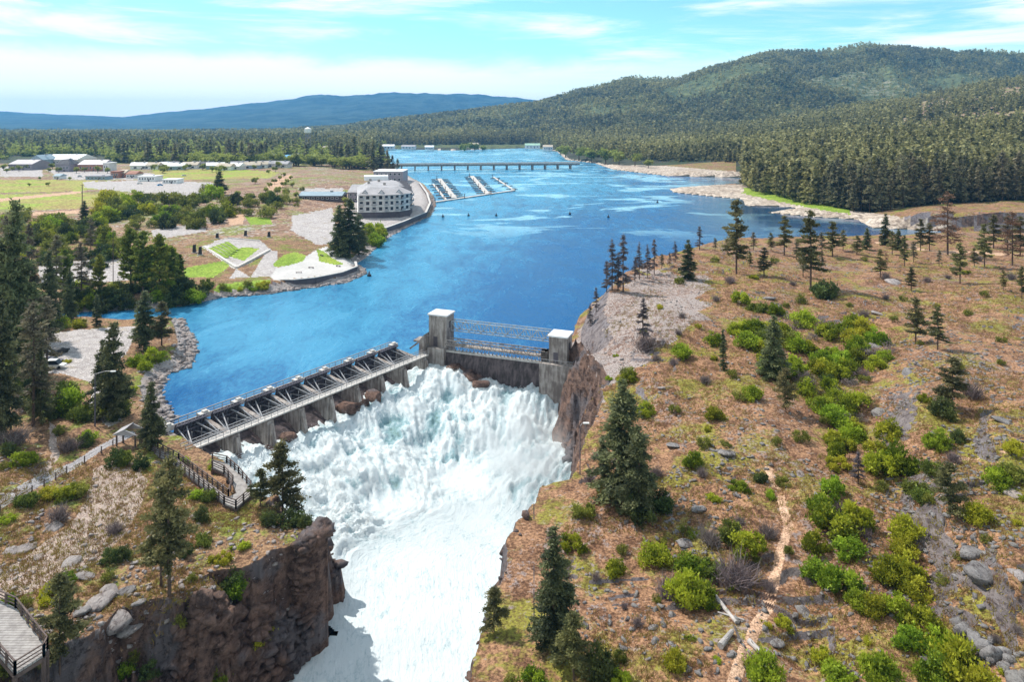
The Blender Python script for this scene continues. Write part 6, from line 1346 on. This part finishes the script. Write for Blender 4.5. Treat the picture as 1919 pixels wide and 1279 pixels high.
along([(312, 785), (294, 740), (305, 702), (345, 690), (358, 655), (350, 625), (335, 600)], 900, 1.5); along([(420, 556), (500, 550), (560, 541), (640, 530), (684, 512), (668, 500)], 1000, 1.3); along([(690, 475), (712, 452), (760, 425), (803, 405), (814, 385), (808, 365)], 700, 1.4)
rip = np.array(rip); stones('riprap', rip, .9, 'palestone', 'band of broken riprap stones along the left shoreline', 3)
cr = []
GT = np.array(GTOP); GBs = np.array(GBASE)
def crag(p0, p1, q0, q1, n):
    for _ in range(n): t, s = random.random(), random.random(); a = p0+(p1-p0)*t; b = q0+(q1-q0)*t; cr.append(a+(b-a)*s)
g = lambda a, b, z: P(a, b, z)[:2]
crag(g(655, 1000, 2), g(300, 1165, 3), g(690, 1095, -12), g(545, 1279, -12), 1100); crag(g(300, 1165, 3), g(120, 1279, 3), g(590, 1230, -12), g(545, 1279, -12), 600); crag(g(440, 890, 2), g(650, 1000, 2), np.array([-36, 118]), np.array([-23, 110]), 160); crag(g(1006, 903, 6), g(1086, 700, 8), np.array([.8, 106]), np.array([9, 150]), 160)
crag(g(1006, 925, 6), g(870, 1279, 6), g(990, 930, 3)-np.array([1, 0]), g(862, 1279, 3), 50)
stones('cliff_crags', np.array(cr), 1.45, 'cliff', 'broken brown rock crags covering the gorge cliffs', 4)
# dry grass tufts
def grass(name, spots, size, mat, label, seed):
    r = np.random.default_rng(seed); spots = np.asarray(spots); z = height(spots[:, 0], spots[:, 1]); n = len(spots); k = 7
    C = np.repeat(np.stack([spots[:, 0], spots[:, 1], z+size*.3], 1), k, 0)+r.normal(size=(n*k, 3))*np.array([size*.5, size*.5, size*.1]); D = np.tile(np.array([0, 0, 1.0]), (n*k, 1))
    V, T = leaf_tris(C, size, D, .12, r); tag(obj(name, tri_mesh(name, V, T, M[mat], {'tint': np.repeat(np.repeat(r.random(n), k), 3)})), label, 'grass', None, 'stuff')
grass('dry_grass', np.concatenate([scatter(hillpoly, 14000, 9, 12, .45), scatter(lb, 5000, 3.5, 7, .45)]), .38, 'grass_tuft', 'tufts of dry yellow grass over both banks', 5)
finish_labels()
# flying spray over the broken water
r_ = np.random.default_rng(77); ax = r_.uniform(-56, 12, 150000); ay = r_.uniform(84, 178, 150000); az_, at_ = foam_h(ax, ay)
ok = (sdf(GTOP, ax, ay) > 0.5) & (((ax-(DB0+dv*11.5)[0])*dv[0]+(ay-(DB0+dv*11.5)[1])*dv[1]) > 0) & (((ax-TWL[0])*wv[0]+(ay-TWL[1])*wv[1]) > 3) & (at_ < 0.25) & (az_ > -9.5)
ax, ay, az_ = ax[ok], ay[ok], az_[ok]; C = np.stack([ax, ay, az_+r_.random(len(ax))**2*0.55], 1); V, T = leaf_tris(C, 0.11, None, .5, r_)
tag(obj('spray', tri_mesh('spray', V, T, M['white'])), 'white droplets and spray thrown up over the rapids', 'spray', None, 'stuff')
def mist(name, c, rad, dens, label, seed):
    bm = bmesh.new(); bmesh.ops.create_icosphere(bm, subdivisions=3, radius=1.0); me = bpy.data.meshes.new(name); bm.to_mesh(me); bm.free(); o = obj(name, me, None, c); o.scale = rad
    m = bpy.data.materials.new(name); m.use_nodes = True; n = m.node_tree.nodes; l = m.node_tree.links; n.clear(); out = n.new('ShaderNodeOutputMaterial'); v = n.new('ShaderNodeVolumePrincipled'); v.inputs['Color'].default_value = (.93, .96, .98, 1)
    tc = n.new('ShaderNodeTexCoord'); ln = n.new('ShaderNodeVectorMath'); ln.operation = 'LENGTH'; l.new(tc.outputs['Object'], ln.inputs[0]); mr = n.new('ShaderNodeMapRange'); mr.interpolation_type = 'SMOOTHSTEP'; l.new(ln.outputs['Value'], mr.inputs[0])
    mr.inputs[1].default_value = .25; mr.inputs[2].default_value = 1.0; mr.inputs[3].default_value = 1; mr.inputs[4].default_value = 0
    nz = n.new('ShaderNodeTexNoise'); l.new(tc.outputs['Object'], nz.inputs[0]); nz.inputs['Scale'].default_value = 2.6; nz.inputs['Detail'].default_value = 4; nz.inputs['Roughness'].default_value = .6
    m2 = n.new('ShaderNodeMapRange'); l.new(nz.outputs[0], m2.inputs[0]); m2.inputs[1].default_value = .38; m2.inputs[2].default_value = .7; mu = n.new('ShaderNodeMath'); mu.operation = 'MULTIPLY'; l.new(mr.outputs[0], mu.inputs[0]); l.new(m2.outputs[0], mu.inputs[1])
    m3 = n.new('ShaderNodeMath'); m3.operation = 'MULTIPLY'; l.new(mu.outputs[0], m3.inputs[0]); m3.inputs[1].default_value = dens; l.new(m3.outputs[0], v.inputs['Density']); l.new(v.outputs[0], out.inputs['Volume']); me.materials.append(m); tag(o, label, 'mist', None, 'stuff')
mist('mist', (1.0, 138, -6.0), (13, 24, 10), 0.13, 'white mist rising at the foot of the right-hand cliff below the dam', 1)
mist('mist', (-14, 124, -8.5), (17, 17, 5), 0.06, 'thin mist hanging over the middle of the plunge basin', 2)
#@@HAZE
hz = MB(); hz.box((0, 5950, 205), (17000, 12100, 470)); o = hz.mesh('haze', None); hm = bpy.data.materials.new('haze_air'); hm.use_nodes = True; hn = hm.node_tree; hn.nodes.clear()
ho = hn.nodes.new('ShaderNodeOutputMaterial'); hv = hn.nodes.new('ShaderNodeVolumePrincipled'); hv.inputs['Color'].default_value = (0.16, 0.50, 0.95, 1); hv.inputs['Density'].default_value = 0.000065; hv.inputs['Anisotropy'].default_value = 0.2
hn.links.new(hv.outputs[0], ho.inputs['Volume']); o.materials.append(hm); tag(obj('haze', o), 'thin blue haze filling the valley', 'haze', None, 'stuff')
